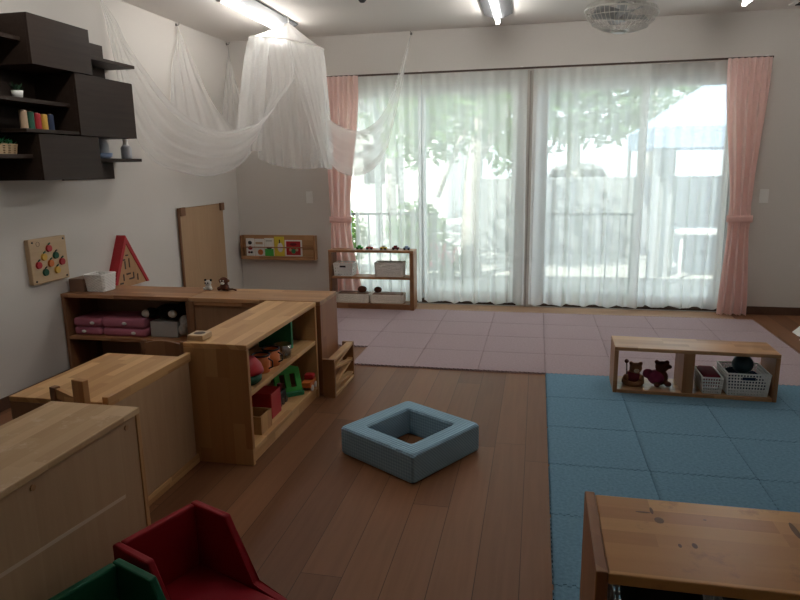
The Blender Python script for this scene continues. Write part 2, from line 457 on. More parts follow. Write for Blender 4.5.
def sheer_curtain(x0, x1, n, seed, label, flare=.0, y=2.012, hem=.05):
    rnd = random.Random(seed); ph = [rnd.uniform(-.5, .5) for _ in range(n+2)]; am = [rnd.uniform(.6, 1.25) for _ in range(n+2)]
    w = x1-x0
    t = thing('sheer_curtain', label, 'curtain', ((x0+x1)/2, y, hem), group='white sheer curtains')
    def fn(u, v):
        z = lerp(ROD-.012, hem, v)
        k = u*n; i = int(min(k, n-1)); f = k-i
        a = lerp(am[i], am[i+1], f)*lerp(.010, .026, ss(v*1.5)); p = lerp(ph[i], ph[i+1], f)*ss(v)*1.4
        x = x0 + w*(u + (u-.5)*flare*v) + .012*math.sin(4*PI*u*n/3+seed)*ss(v)
        yy = y + a*math.sin(2*PI*k + p) + .006*math.sin(2*PI*k*2.3+seed)*v
        if v > .97: z += .010*math.sin(2*PI*k*.5+seed)
        return V((x, yy-.012*ss(v), z))
    nu = n*14
    part(t, 'sheer_cloth', M['sheer'], MB().grid(lambda u, v: fn(u, .045+v*.955), nu, 30), smooth=True)
    part(t, 'pleated_header', M['sheerhem'], MB().grid(lambda u, v: fn(u, v*.045), nu, 3), smooth=True)
    hb = part(t, 'hem_band', M['sheer'], MB().grid(lambda u, v: fn(u, .955+v*.045)+V((0, -.003, 0)), nu, 3), smooth=True)
    return t
sheer_curtain(-1.875, -1.19, 7, 1, 'white sheer curtain over the left window, half next to the tied pink curtain')
sheer_curtain(-1.185, -.205, 9, 2, 'white sheer curtain over the left window, half beside the grey middle post', y=2.018)
sheer_curtain(-.150, .855, 9, 3, 'white sheer curtain over the right window, half beside the grey middle post')
sheer_curtain(.80, 1.56, 7, 4, 'white sheer curtain over the right window, half next to the pink curtain', y=2.05)

def pink_curtain(xt0, xt1, xw0, xw1, xb0, xb1, zt, seed, label, zb=.02, y=1.948):
    t = thing('pink_curtain', label, 'curtain', ((xt0+xt1)/2, y, zb), group='pink curtains')
    n = 7
    rnd = random.Random(seed); ph = [rnd.uniform(-.6, .6) for _ in range(n+2)]
    def fn(u, v, o=0):
        z = lerp(ROD-.005, zb, v); vt = (ROD-zt)/(ROD-zb)
        if v < vt:
            f = ss(v/vt)**1.3
            x0, x1 = lerp(xt0, xw0, f), lerp(xt1, xw1, f); am = lerp(.018, .02, f)
        else:
            f = ss((v-vt)/(1-vt))
            x0, x1 = lerp(xw0, xb0, f), lerp(xw1, xb1, f); am = lerp(.02, .028, f)
        k = u*n; i = int(min(k, n-1)); p = lerp(ph[i], ph[i+1], k-i)
        tuck = math.exp(-((v-vt)/.05)**2)
        am *= 1.25*(1-.45*tuck)
        if v < .06: am *= .8
        ax = .010*math.sin(2*PI*k*.5+seed)*ss(v*3)
        return V((lerp(x0, x1, u)+ax*(1-tuck), y - am*math.sin(2*PI*k+p*ss(v*2)) - .02*(1-abs(2*u-1))*tuck, z))
    part(t, 'cloth', M['pinkcurt'], MB().grid(fn, n*12, 60), smooth=True)
    w = MB(); cx, rx = (xw0+xw1)/2, (xw1-xw0)/2+.012
    w.grid(lambda u, v: V((cx+rx*math.cos(2*PI*u), y-.006+.052*math.sin(2*PI*u), zt-.03+.06*v+.012*math.sin(2*PI*u)*0)), 40, 3, cu=True)
    part(t, 'tieback', M['pinkcurt'], w, smooth=True, mods=[SOL(.003)])
    return t
pink_curtain(-2.14, -1.785, -2.105, -1.90, -2.125, -1.79, .87, 3, 'pink curtain tied back behind the low shelf of toy cars')
pink_curtain(1.455, 1.80, 1.565, 1.75, 1.53, 1.80, .885, 8, 'pink curtain tied back beside the light switch by the right window')

# ------------------------------------------------------------------ ceiling: lamps, fan, fittings
def ceiling_lamp(x, y, label):
    t = thing('fluorescent_lamp', label, 'ceiling lamp', (x, y, ZC), group='fluorescent ceiling lamps')
    h = .63
    part(t, 'reflector', M['offwhite'], MB().prism([(x-.115, ZC-.012), (x-.115, ZC+.002), (x+.115, ZC+.002), (x+.115, ZC-.012), (x+.035, ZC-.045), (x-.035, ZC-.045)], 'y', y-h, y+h), world=True)
    part(t, 'lamp_tube', M['tube'], MB().cyl((x, y-h+.03, ZC-.075), (x, y+h-.03, ZC-.075), .016, seg=14), smooth=False)
    for s in (-1, 1): part(t, 'lamp_holder', M['white'], B(x-.018, x+.018, y+s*(h-.015)-.014, y+s*(h-.015)+.014, ZC-.095, ZC-.046, bev=.004))
    return t
ceiling_lamp(-2.30, .84, 'lit fluorescent ceiling lamp beside the white net canopy')
ceiling_lamp(-.45, .92, 'lit fluorescent ceiling lamp near the middle of the window wall')
ceiling_lamp(1.40, .80, 'fluorescent ceiling lamp whose tube end just shows above the right pink curtain')
ceiling_lamp(-2.30, -1.5, 'added fluorescent ceiling lamp, unseen, brightening the light wooden shelves')  # added unseen lamp, continues the row to brighten the left foreground
ceiling_lamp(-.45, -1.5, 'added fluorescent ceiling lamp, unseen, brightening the cushion square')  # second unseen lamp, put in to lift the light on the near floor

fx, fy, fz = .345, -.15, 2.20
fan = thing('ceiling_fan', 'cream caged fan hanging from the ceiling in front of right window', 'fan', (fx, fy, ZC))
part(fan, 'ceiling_rod', M['fanwire'], MB().cyl((fx, fy, fz+.20), (fx, fy, ZC), .022))
part(fan, 'motor', M['fanwire'], MB().lathe([(0, .07), (.055, .07), (.07, .09), (.07, .17), (.05, .20), (0, .21)], (fx, fy, fz)), smooth=True)
tilt = Matrix.Translation((fx, fy, fz)) @ Matrix.Rotation(math.radians(6), 4, 'Y') @ Matrix.Rotation(math.radians(-4), 4, 'X') if False else Matrix.Translation((fx, fy, fz)) @ Matrix.Rotation(math.radians(5), 4, 'Y')
g = MB(); R0 = .2
prof = [(.05, -.085), (.10, -.076), (.15, -.052), (.185, -.018), (R0, .018), (.19, .045), (.15, .06), (.10, .068), (.06, .07)]
for k in range(44):
    a = 2*PI*k/44
    g.tube([tilt @ V((r*math.cos(a), r*math.sin(a), z)) for r, z in prof], .002, 4)
for r, z, w in ((R0, .018, .005), (.05, -.085, .003), (.15, -.052, .0022), (.185, -.018, .0022), (.15, .06, .0018), (.06, .07, .003)):
    g.tube([tilt @ V((r*math.cos(2*PI*k/40), r*math.sin(2*PI*k/40), z)) for k in range(40)], w, 6, closed=True)
part(fan, 'wire_guard', M['fanwire'], g, smooth=True)
part(fan, 'cap', M['fanwire'], MB().cyl(tilt @ V((0, 0, -.092)), tilt @ V((0, 0, -.078)), .034, seg=24))
part(fan, 'hub', M['fanblade'], MB().cyl(tilt @ V((0, 0, -.03)), tilt @ V((0, 0, .07)), .028))
for k in range(4):
    a = k*PI/2 + .4
    def bl(u, v, a=a):
        r = lerp(.03, .165, u); w = lerp(.05, .11, ss(u*1.3))*(1 if u < .85 else 1-.5*((u-.85)/.15)**2)
        th = a + (v-.5)*w/r*1.1
        return tilt @ V((r*math.cos(th), r*math.sin(th), .005 + (v-.5)*.045))
    part(fan, 'blade', M['fanblade'], MB().grid(bl, 10, 6), smooth=True, mods=[SOL(.002)])
solo('ceiling_hook', 'small black sensor on the ceiling right of the net canopy', 'sensor', M['dark'],
     MB().lathe([(0, -.02), (.018, -.016), (.03, 0), (0, 0)], (-1.43, .84, ZC)), (-1.43, .84, ZC), True).name = 'motion_sensor'
av = thing('air_vent', 'dark grille air vent in the ceiling over the right corner', 'air vent', (2.1, 1.6, ZC))
part(av, 'frame', M['white'], B(1.86, 2.34, 1.44, 1.90, ZC-.012, ZC-.0005))
for k in range(7): part(av, 'slat', M['dark'], B(1.90, 2.30, 1.475+k*.06, 1.51+k*.06, ZC-.02, ZC-.0121, bev=.001))

# ------------------------------------------------------------------ net canopy
HC = V((-2.195, 1.2, 2.405)); HR = .31
def hoop(a):
    x, y = HR*math.cos(a), HR*math.sin(a); return HC + V((x, y, -.15*x))
can = thing('net_canopy', 'white net bed canopy hanging from the ceiling, swagged out to the walls', 'canopy', (HC.x, HC.y, ZC))
apex = V((-2.17, 1.2, 2.575))
part(can, 'hanging_cord', M['white'], MB().cyl(apex, (-2.17, 1.2, ZC), .004))
part(can, 'hoop', M['white'], MB().tube([hoop(2*PI*k/48) for k in range(48)], .006, 6, closed=True), smooth=True)
def cone(u, v):
    a = 2*PI*u; p = apex.lerp(hoop(a), v); p.z += -.014*math.sin(PI*v)*(1+.6*math.cos(12*a)); return p
part(can, 'cone_top', M['netd'], MB().grid(cone, 96, 8, cu=True), smooth=True)
def crom(P, t):
    n = len(P)-1; k = min(int(t*n), n-1); f = t*n-k
    p0, p1, p2, p3 = P[max(k-1, 0)], P[k], P[k+1], P[min(k+2, n)]
    return .5*((2*p1) + (p2-p0)*f + (2*p0-5*p1+4*p2-p3)*f*f + (3*p1-p0-3*p2+p3)*f**3)
def loft(name, rails, nu=40, nv=60, pleat=8, amp=.012, seed=0, off=None):
    """rails: 3D polylines from hoop to pin; the net spans them with soft gathers that fade at the pin"""
    R = [[crom(r, j/nv) for j in range(nv+1)] for r in rails]
    def fn(u, v):
        j = int(round(v*nv)); p = crom([r[j] for r in R], u)
        k = math.sin(2*PI*pleat*u + seed + 1.2*math.sin(3*v+seed)) + .5*math.sin(2*PI*pleat*1.9*u+2*seed+v*4)
        w = math.sin(PI*min(1, v*1.0))*.8+.2
        n = V((.45, -.85, .1)) if off is None else V(off)
        return p + n*(.75*amp*k*w)
    return part(can, name, M['net'], MB().grid(fn, nu, nv), smooth=True)
H1, H2, H3, H4 = V((-3.145, .10, 2.585)), V((-3.145, 1.12, 2.585)), V((-3.135, 2.045, 2.585)), V((-1.29, 2.05, 2.585))
h = lambda d: hoop(math.radians(d))
c = V
def P3(*a): return [V(q) for q in a]
U1 = [h(-62)] + P3((-2.04, .933, 2.117), (-2.141, .857, 1.92), (-2.265, .764, 1.77), (-2.389, .67, 1.699), (-2.521, .571, 1.674), (-2.668, .46, 1.732), (-2.831, .337, 1.911), (-3.01, .202, 2.252), (-3.066, .159, 2.424)) + [H1]
M1 = [h(-80)] + P3((-2.12, .911, 2.064), (-2.201, .848, 1.859), (-2.306, .764, 1.654), (-2.438, .659, 1.537), (-2.599, .532, 1.507), (-2.767, .399, 1.561), (-2.916, .281, 1.714), (-3.045, .179, 2.099), (-3.087, .146, 2.369)) + [H1]
L1 = [h(-100)] + P3((-2.226, .915, 2.045), (-2.28, .867, 1.832), (-2.347, .807, 1.594), (-2.455, .712, 1.412), (-2.628, .558, 1.329), (-2.794, .412, 1.357), (-2.958, .266, 1.458), (-3.064, .172, 1.748), (-3.11, .131, 2.232)) + [H1]
def between(A_, B_, t, d=(0, 0, 0)): return [a.lerp(b, t) + (V(d) if 0 < k < len(A_)-1 else V((0, 0, 0))) for k, (a, b) in enumerate(zip(A_, B_))]
loft('net_panel', [U1, M1, L1], pleat=5, amp=.010, seed=1)
loft('folded_edge', [between(U1, M1, 0, (.012, -.02, 0)), between(U1, M1, .12, (.015, -.03, 0)), between(U1, M1, .26, (.012, -.02, 0))], nu=10, pleat=1.5, amp=.006, seed=2)
loft('folded_edge', [between(M1, L1, .90, (.01, -.015, 0)), between(M1, L1, 1, (.01, -.015, 0))], nu=6, pleat=1, amp=.004, seed=5)
# nets fanning down from the two far hooks
loft('net_panel', [
    [V((-3.122, .97, 1.42)), V((-3.125, .86, 1.70)), V((-3.13, .93, 2.16)), V((-3.135, 1.06, 2.45)), H2],
    [V((-2.96, .92, 1.36)), V((-3.02, .98, 1.75)), V((-3.09, 1.03, 2.18)), V((-3.125, 1.09, 2.46)), H2],
    [V((-2.80, 1.06, 1.38)), V((-2.92, 1.10, 1.80)), V((-3.05, 1.12, 2.22)), V((-3.11, 1.125, 2.46)), H2],
    [V((-2.626, 1.185, 1.50)), V((-2.73, 1.172, 1.733)), V((-2.89, 1.152, 1.97)), V((-3.04, 1.133, 2.32)), H2],
], pleat=5, amp=.012, seed=2)
loft('net_panel', [
    [V((-3.11, 1.68, 1.62)), V((-3.115, 1.75, 1.85)), V((-3.12, 1.91, 2.3)), V((-3.13, 2.0, 2.48)), H3],
    [V((-2.95, 1.62, 1.60)), V((-3.02, 1.78, 1.90)), V((-3.09, 1.94, 2.3)), V((-3.125, 2.01, 2.48)), H3],
    [V((-2.78, 1.58, 1.66)), V((-2.90, 1.80, 1.96)), V((-3.07, 1.98, 2.3)), V((-3.12, 2.02, 2.48)), H3],
], pleat=4, amp=.010, seed=3)
# swag to the window wall
U4 = [h(-60)] + P3((-1.981, 1.019, 2.047), (-1.912, 1.123, 1.896), (-1.832, 1.242, 1.771), (-1.722, 1.406, 1.702), (-1.61, 1.572, 1.716), (-1.492, 1.749, 1.855), (-1.396, 1.88, 2.122), (-1.327, 1.97, 2.399)) + [H4]
L4 = [h(-20)] + P3((-1.859, 1.13, 2.019), (-1.855, 1.159, 1.693), (-1.845, 1.186, 1.444), (-1.756, 1.324, 1.323), (-1.621, 1.535, 1.318), (-1.488, 1.741, 1.487), (-1.398, 1.86, 1.88), (-1.328, 1.96, 2.301)) + [H4]
loft('net_panel', [U4, between(U4, L4, .5, (-.02, .02, 0)), L4], pleat=4, amp=.008, seed=4, off=(-.7, -.6, .1))
loft('folded_edge', [between(U4, L4, .0, (-.01, -.015, 0)), between(U4, L4, .2, (-.015, -.015, 0))], nu=8, pleat=1.2, amp=.004, seed=6, off=(-.7, -.6, .1))
loft('folded_edge', [between(U4, L4, .82, (-.01, -.015, 0)), between(U4, L4, 1, (-.01, -.015, 0))], nu=8, pleat=1.2, amp=.004, seed=7, off=(-.7, -.6, .1))
def drape(a0, a1, b0, b1, zb, r1, pleat, seed, hem=0, ctr=(0, 0)):
    """from an arc of the hoop down to an arc b0..b1 of radius r1"""
    def fn(u, v):
        a = math.radians(lerp(a0, a1, u)); p = hoop(a); b = math.radians(lerp(b0, b1, u))
        k = math.sin(2*PI*pleat*u+seed)+.5*math.sin(2*PI*pleat*2.3*u+seed*2)
        rr = r1 + .016*k; q = V((HC.x + ctr[0] + rr*math.cos(b), HC.y + ctr[1] + rr*math.sin(b), 0))
        f = v**.9; w = p.lerp(q, f); rad = V((math.cos(a), math.sin(a), 0))*(.010*k*(1-f)); w = w + rad*min(1, v*6)
        w.z = lerp(p.z, zb + hem*(2*u-1)**2, v); return w
    return part(can, 'net_panel', M['net'], MB().grid(fn, 72, 30), smooth=True)
drape(165, 268, 172, 262, 1.52, .47, 6, 1)
drape(-78, 28, -22, 40, 1.365, .33, 6, 2, .02)
drape(20, 175, 15, 165, 1.37, .36, 8, 3, .10)
for p_, lb in ((H1, 'left wall above the dark cabinets'), (H2, 'left wall between the cabinets and the corner'), (H3, 'room corner'), (H4, 'window wall above the curtain rail')):
    n_ = V((1, 0, 0)) if p_.x < -3 else V((0, -1, 0))
    q = MB(); w0 = p_ + V((0, 0, .012)); 
    wl = V((XL, w0.y, w0.z)) if p_.x < -3 else V((w0.x, YB, w0.z))
    q.cyl(wl, wl+n_*.006, .012); q.tube([wl+n_*.004, wl+n_*.02+V((0, 0, -.006)), wl+n_*.03+V((0, 0, .002)), wl+n_*.032+V((0, 0, .018))], .0035, 6)
    solo('wall_hook', 'small dark net hook high on the %s' % lb, 'hook', M['steel'], q, wl, True, 'hooks of the net canopy')

# ------------------------------------------------------------------ dark wall cabinets
XF = -2.85
def wall_cab(y0, y1, z0, z1, label):
    t = thing('wall_cabinet', label, 'wall cabinet', (XL, (y0+y1)/2, z0), group='dark wall cabinets')
    b = MB(); tk = .016
    part(t, 'side_panel', M['espresso'], B(XL, XF-.018, y0, y0+tk, z0, z1, bev=.001)); part(t, 'side_panel', M['espresso'], B(XL, XF-.018, y1-tk, y1, z0, z1, bev=.001))
    part(t, 'top', M['espresso'], B(XL, XF-.018, y0+tk, y1-tk, z1-tk, z1, bev=.001)); part(t, 'bottom', M['espresso'], B(XL, XF-.018, y0+tk, y1-tk, z0, z0+tk, bev=.001))
    part(t, 'door', M['espresso'], B(XF-.0175, XF, y0, y1, z0, z1, bev=.0015))
wall_cab(-.967, -.462, 1.973, 2.242, 'dark brown flap wall cabinet, highest of the three')
wall_cab(-.632, -.060, 1.600, 1.968, 'dark brown flap wall cabinet in the middle, largest of the three')
wall_cab(-.985, -.472, 1.336, 1.594, 'dark brown flap wall cabinet, lowest of the three')
def wall_shelf(y0, y1, z, label, x=-2.95, t=.022):
    return solo('wall_shelf', label, 'shelf', M['espresso'], B(XL, x, y0, y1, z-t, z, bev=.0015), (XL, (y0+y1)/2, z), group='dark wall shelves')
wall_shelf(-1.7, -.969, 2.115, 'dark wall shelf ending at the near side of the highest cabinet', x=-2.905)
wall_shelf(-.460, .142, 2.118, 'dark wall shelf sticking out past the highest cabinet towards the net')
wall_shelf(-1.7, -.634, 1.790, 'dark wall shelf carrying the small potted plant', x=-2.905)
wall_shelf(-.058, .145, 1.795, 'short dark shelf end sticking out past the largest cabinet', x=-3.05)
wall_shelf(-1.7, -.987, 1.482, 'dark wall shelf carrying the plant basket', x=-2.905)
wall_shelf(-.470, .125, 1.466, 'dark wall shelf carrying the grey jar and white bottle')
wall_shelf(-1.06, -.634, 1.622, 'dark board under the row of coloured thread spools', x=-2.86, t=.02)
def backp(y0, y1, z0, z1, label):
    solo('backing_panel', label, 'panel', M['espresso'], B(XL-.002, XL+.02, y0, y1, z0, z1, bev=.001), (XL, (y0+y1)/2, z0))
wall_box = backp
backp(-1.7, -.634, 1.623, 1.768, 'dark wall panel behind the thread spools')
backp(-1.7, -.634, 1.791, 1.972, 'dark wall panel behind the potted plant')
backp(-1.7, -.969, 2.116, 2.242, 'dark wall panel above the upper shelf at photo edge')
backp(-1.7, -.969, 1.973, 2.092, 'dark wall panel below the upper shelf at photo edge')
backp(-1.7, -.987, 1.336, 1.459, 'dark wall panel below the shelf with the plant basket')
backp(-1.7, -.987, 1.483, 1.594, 'dark wall panel behind the plant basket')
backp(-.460, .065, 2.119, 2.25, 'dark wall panel over the shelf by the highest cabinet')
backp(-.460, .065, 2.0, 2.095, 'dark wall panel under the shelf by the highest cabinet')
backp(-.470, .055, 1.325, 1.443, 'dark wall panel under the shelf with jar and bottle')

# things on the wall shelves
pt = thing('potted_plant', 'small green plant in a white pot on the dark wall shelf', 'plant', (-2.955, -.985, 1.790))
part(pt, 'pot', M['white'], MB().lathe([(0, 0), (.024, 0), (.031, .042), (.027, .042), (.025, .03), (0, .03)], (-2.955, -.985, 1.79)), smooth=True)
lf = MB()
for k in range(26):
    a = random.uniform(0, 2*PI); e = random.uniform(.02, .05); p0 = V((-2.955, -.985, 1.822)); p1 = p0 + V((math.cos(a)*e, math.sin(a)*e, random.uniform(.015, .06)))
    s = V((-math.sin(a), math.cos(a), 0))*.009; m = p0.lerp(p1, .6)
    lf.bm.faces.new([lf.bm.verts.new(x) for x in (p0, m+s, p1, m-s)])
lfo = part(pt, 'leaves', M['leafd'], lf); lfo['kind'] = 'stuff'
for k, (mk, cn, hh) in enumerate((('tan', 'beige', .105), ('dgrn', 'dark green', .10), ('red', 'red', .094), ('yel', 'mustard yellow', .092), ('blue', 'navy blue', .096))):
    y = -.965 + k*.052; t = thing('thread_spool', '%s spool standing in the row on the dark wall shelf' % cn, 'spool', (-2.955, y, 1.6225), group='row of coloured spools')
    part(t, 'roll', M[mk], MB().lathe([(0, 0), (.021, 0), (.021, hh-.008), (.019, hh), (0, hh)], (-2.955, y, 1.6225), 20), smooth=False)
    part(t, 'core', M['paper'] if k == 0 else M['tan'], MB().cyl((-2.955, y, 1.6226+hh), (-2.955, y, 1.6256+hh), .009))
def lat_basket(t, x0, x1, y0, y1, z0, z1, nx, ny, nz, mat, tap=.012, fr=.5, th=.004):
    """pierced basket with slanting walls; one body part and a rim part"""
    a = [(x0+tap, y0+tap, z0), (x1-tap, y0+tap, z0), (x1-tap, y1-tap, z0), (x0+tap, y1-tap, z0)]
    b = [(x0, y0, z1), (x1, y0, z1), (x1, y1, z1), (x0, y1, z1)]
    m = MB()
    for k in range(4):
        q = (k+1) % 4; m.lattice(a[k], a[q], b[q], b[k], nx if k % 2 == 0 else ny, nz, fr)
    m.bm.faces.new([m.bm.verts.new(p) for p in a])
    bmesh.ops.remove_doubles(m.bm, verts=m.bm.verts[:], dist=.0008)
    part(t, 'basket_body', mat, m, mods=[SOL(th)])
    rim = MB(); n = 6; rp = []
    part(t, 'rim', mat, rim.tube([V(p) + V((dx, dy, 0)) for p, (dx, dy) in zip(b, ((.001, .001), (-.001, .001), (-.001, -.001), (.001, -.001)))], .0055, 8, closed=True))
pbk = thing('plant_basket', 'small wicker basket of green leaves on the lower dark shelf', 'basket', (-3.0, -1.13, 1.482))
lat_basket(pbk, -3.06, -2.96, -1.26, -1.03, 1.484, 1.535, 12, 6, 4, M['pale'], .006, .45)
lf = MB()
for k in range(150):
    p0 = V((random.uniform(-3.04, -2.97), random.uniform(-1.25, -1.04), random.uniform(1.515, 1.56))); a = random.uniform(0, 2*PI)
    d = V((math.cos(a), math.sin(a), random.uniform(.0, 1)))*.03; s = V((-math.sin(a), math.cos(a), 0))*.010
    lf.bm.faces.new([lf.bm.verts.new(x) for x in (p0, p0+d*.5+s, p0+d, p0+d*.5-s)])
part(pbk, 'leaves', M['grn'], lf)['kind'] = 'stuff'
solo('ceramic_jar', 'grey round jar on the dark shelf below the largest cabinet', 'jar', M['greyceramic'],
     MB().lathe([(0, 0), (.045, 0), (.058, .03), (.058, .10), (.045, .125), (.05, .13), (0, .13)], (-3.085, -.15, 1.466)), (-3.085, -.15, 1.466), True)
solo('ceramic_bowl', 'low blue bowl in front of the grey jar on dark shelf', 'bowl', M['blueceramic'],
     MB().lathe([(0, 0), (.045, 0), (.062, .012), (.066, .036), (.06, .036), (.052, .015), (0, .012)], (-2.985, -.27, 1.466)), (-2.985, -.27, 1.466), True)
bt = thing('bottle', 'white-necked grey bottle at the end of the dark shelf', 'bottle', (-2.99, .005, 1.466))
part(bt, 'body', M['greyceramic'], MB().lathe([(0, 0), (.033, 0), (.037, .008), (.037, .075), (.026, .092), (0, .092)], (-2.99, .005, 1.466)), smooth=True)
part(bt, 'neck', M['white'], MB().lathe([(.024, .0921), (.017, .100), (.017, .125), (.02, .127), (.02, .136), (0, .136), (0, .0921)], (-2.99, .005, 1.466)), smooth=True)

# ------------------------------------------------------------------ wall toys, panel, rack, switches
pg = thing('apple_board', 'pale wooden wall board with eight coloured apple knobs', 'wall toy', (XL, -.68, .69))
part(pg, 'board', M['pale'], B(XL, -3.125, -.865, -.545, .692, .975, bev=.006))
AP = [(-.708, .906, 'red'), (-.655, .855, 'dgrn'), (-.757, .857, 'yel'), (-.605, .808, 'red'), (-.706, .810, 'orange'), (-.808, .812, 'red'), (-.656, .760, 'yel'), (-.758, .760, 'dgrn')]
for y, z, mk in AP:
    k = MB(); x = -3.125
    k.cyl((x, y, z), (x+.012, y, z), .0235, .021, 24)
    ko = part(pg, 'apple_knob', M[mk], k, {'red': 'red apple knob', 'dgrn': 'dark green apple knob', 'yel': 'yellow apple knob', 'orange': 'orange apple knob'}[mk])
    part(pg, 'leaf', M['dgrn'] if mk != 'dgrn' else M['brown'], MB().prism([(y-.004, z+.022), (y+.012, z+.026), (y+.014, z+.036), (y+.002, z+.03)], 'x', x+.001, x+.008), parent=ko)
for y, z in ((-.838, .955), (-.572, .955), (-.838, .712), (-.572, .712)): part(pg, 'screw', M['dark'], MB().cyl((-3.125, y, z), (-3.121, y, z), .006, seg=10))
part(pg, 'printed_ring', M['brown'], MB().tube([V((-3.1248, -.792+.014*math.cos(a*PI/12), .942+.014*math.sin(a*PI/12))) for a in range(24)], .0012, 5, closed=True))

tr = thing('triangle_board', 'wooden house-shaped triangle wall toy with red edges', 'wall toy', (XL, .05, .52))
ya, yb, ym, z0, z1 = -.165, .275, .028, .525, .91
part(tr, 'back_board', M['honZ2'], MB().prism([(ya+.0345, z0), (yb-.0305, z0), (ym, z1-.0605)], 'x', XL-.002, -3.092))
def bar(p, q, w=.028):
    p, q = V((0, *p)), V((0, *q)); d = (q-p).normalized(); n = V((0, -d.z, d.y))
    if n.z < 0: n = -n
    return MB().prism([(x.y, x.z) for x in (p, q, q+n*w*.0-n*w, p-n*w)], 'x', XL, -3.085)
part(tr, 'red_edge', M['red'], MB().prism([(ya, z0), (ya+.034, z0), (ym, z1-.06), (ym, z1)], 'x', XL, -3.085), 'red sloping edge')
part(tr, 'red_edge', M['red'], MB().prism([(yb, z0), (yb-.03, z0), (ym+.0005, z1-.06), (ym+.0005, z1)], 'x', XL, -3.085), 'red sloping edge')
for (y, z, w, hh) in ((-.02, .73, .05, .012), (.0, .69, .012, .06), (.05, .70, .012, .07), (.03, .76, .03, .01), (-.03, .60, .012, .05), (.03, .62, .05, .012), (.09, .60, .012, .05), (.06, .58, .05, .012), (.14, .58, .012, .05), (-.06, .56, .04, .012)):
    part(tr, 'carved_mark', M['brown'], B(-3.0919, -3.0895, y-w/2, y+w/2, z-hh/2, z+hh/2, bev=0))

lp = thing('leaning_board', 'tall pale wooden panel standing against the left wall near corner', 'panel', (-3.12, 1.25, 0))
part(lp, 'board', M['ply'], B(XL+.014, XL+.034, .875, 1.66, .0, 1.052))
part(lp, 'edge_strip', M['redZ'], B(XL+.013, XL+.0345, .862, .8745, 0, 1.054, bev=.001))
for y in (.875, 1.60): part(lp, 'corner_block', M['redZ'], B(XL+.0341, XL+.052, y-.01, y+.065, .985, 1.058))

bk = thing('book_rack', 'shallow wooden wall rack holding picture books by window curtain', 'book rack', (-2.73, YB, .445))
x0, x1, zb, zt = -3.13, -2.305, .445, .697
part(bk, 'back_board', M['honX'], B(x0, x1, YB-.014, YB+.002, zb, zt)); part(bk, 'bottom_ledge', M['honX'], B(x0+.018, x1-.018, YB-.075, YB-.0141, zb, zb+.015))
for x in (x0, x1-.018): part(bk, 'side_panel', M['honZ'], B(x, x+.018, YB-.075, YB-.0141, zb, zt))
part(bk, 'front_bar', M['redX'], MB().cyl((x0+.018, YB-.068, .575), (x1-.018, YB-.068, .575), .006))
part(bk, 'front_lip', M['honX'], B(x0+.018, x1-.018, YB-.075, YB-.060, zb+.0151, zb+.036))
def book(x0, x1, zt, mk, label, pics, lean=.03):
    z0 = zb+.0365; y = YB-.045
    t = thing('picture_book', label, 'book', ((x0+x1)/2, y, z0), group='picture books in the wall rack')
    part(t, 'cover', M[mk], B(x0, x1, y-.005, y+.005, z0, zt, bev=.001))
    for (a, b, c_, d, r, mk2) in pics:
        m = MB(); cx, cz = lerp(x0, x1, a), lerp(z0, zt, b)
        if r: m.sph((cx, y-.0052, cz), c_, (1, .08, d/c_), 16)
        else: m.box(cx-c_, cx+c_, y-.0062, y-.0052, cz-d, cz+d, bev=0)
        part(t, 'cover_picture', M[mk2], m)
book(-3.075, -2.985, .665, 'paper', 'white picture book with a red and black figure, nearest the room corner', [(.5, .45, .025, .02, 1, 'red'), (.5, .75, .022, .02, 1, 'dark'), (.35, .2, .014, .012, 1, 'dred'), (.65, .2, .014, .012, 1, 'dark')])
book(-2.978, -2.875, .660, 'paper', 'white picture book with an orange round picture in the wall rack', [(.6, .22, .03, .03, 1, 'orange'), (.5, .75, .04, .012, 0, 'tan')])
book(-2.868, -2.765, .668, 'paper', 'white picture book with a green bottom half in the wall rack', [(.5, .2, .048, .037, 0, 'bgrn'), (.5, .45, .03, .012, 1, 'dark'), (.5, .85, .035, .006, 0, 'greybox')])
book(-2.758, -2.650, .684, 'yelb', 'yellow picture book in the wall rack', [(.6, .45, .03, .05, 1, 'paper'), (.55, .75, .006, .02, 0, 'dark')])
book(-2.642, -2.455, .650, 'paper', 'wide white and red picture book at the right of the wall rack', [(.5, .5, .078, .072, 0, 'red'), (.5, .74, .04, .016, 1, 'dred'), (.5, .32, .028, .03, 1, 'grn'), (.32, .4, .02, .02, 1, 'tan'), (.7, .4, .02, .02, 1, 'tan')])
def switch(x, z, label):
    t = thing('light_switch', label, 'light switch', (x, YB, z), group='wall switches')
    part(t, 'plate', M['white'], B(x-.036, x+.036, YB-.008, YB, z-.06, z+.06, bev=.003))
    for k in (-.028, 0, .028): part(t, 'rocker', M['white'], B(x-.018, x+.018, YB-.012, YB-.0081, z+k-.012, z+k+.012, bev=.002))
switch(-2.365, 1.085, 'white light switch on the wall left of the left pink curtain')
switch(1.875, 1.075, 'white light switch on the wall right of the right pink curtain')

# ------------------------------------------------------------------ shelf units
def pegs(t, mat, pts, axis='y'):
    for p in pts:
        d = {'x': V((.004, 0, 0)), 'y': V((0, -.004, 0))}[axis]; part(t, 'peg', mat, MB().cyl(p, V(p)+d, .008, seg=12))
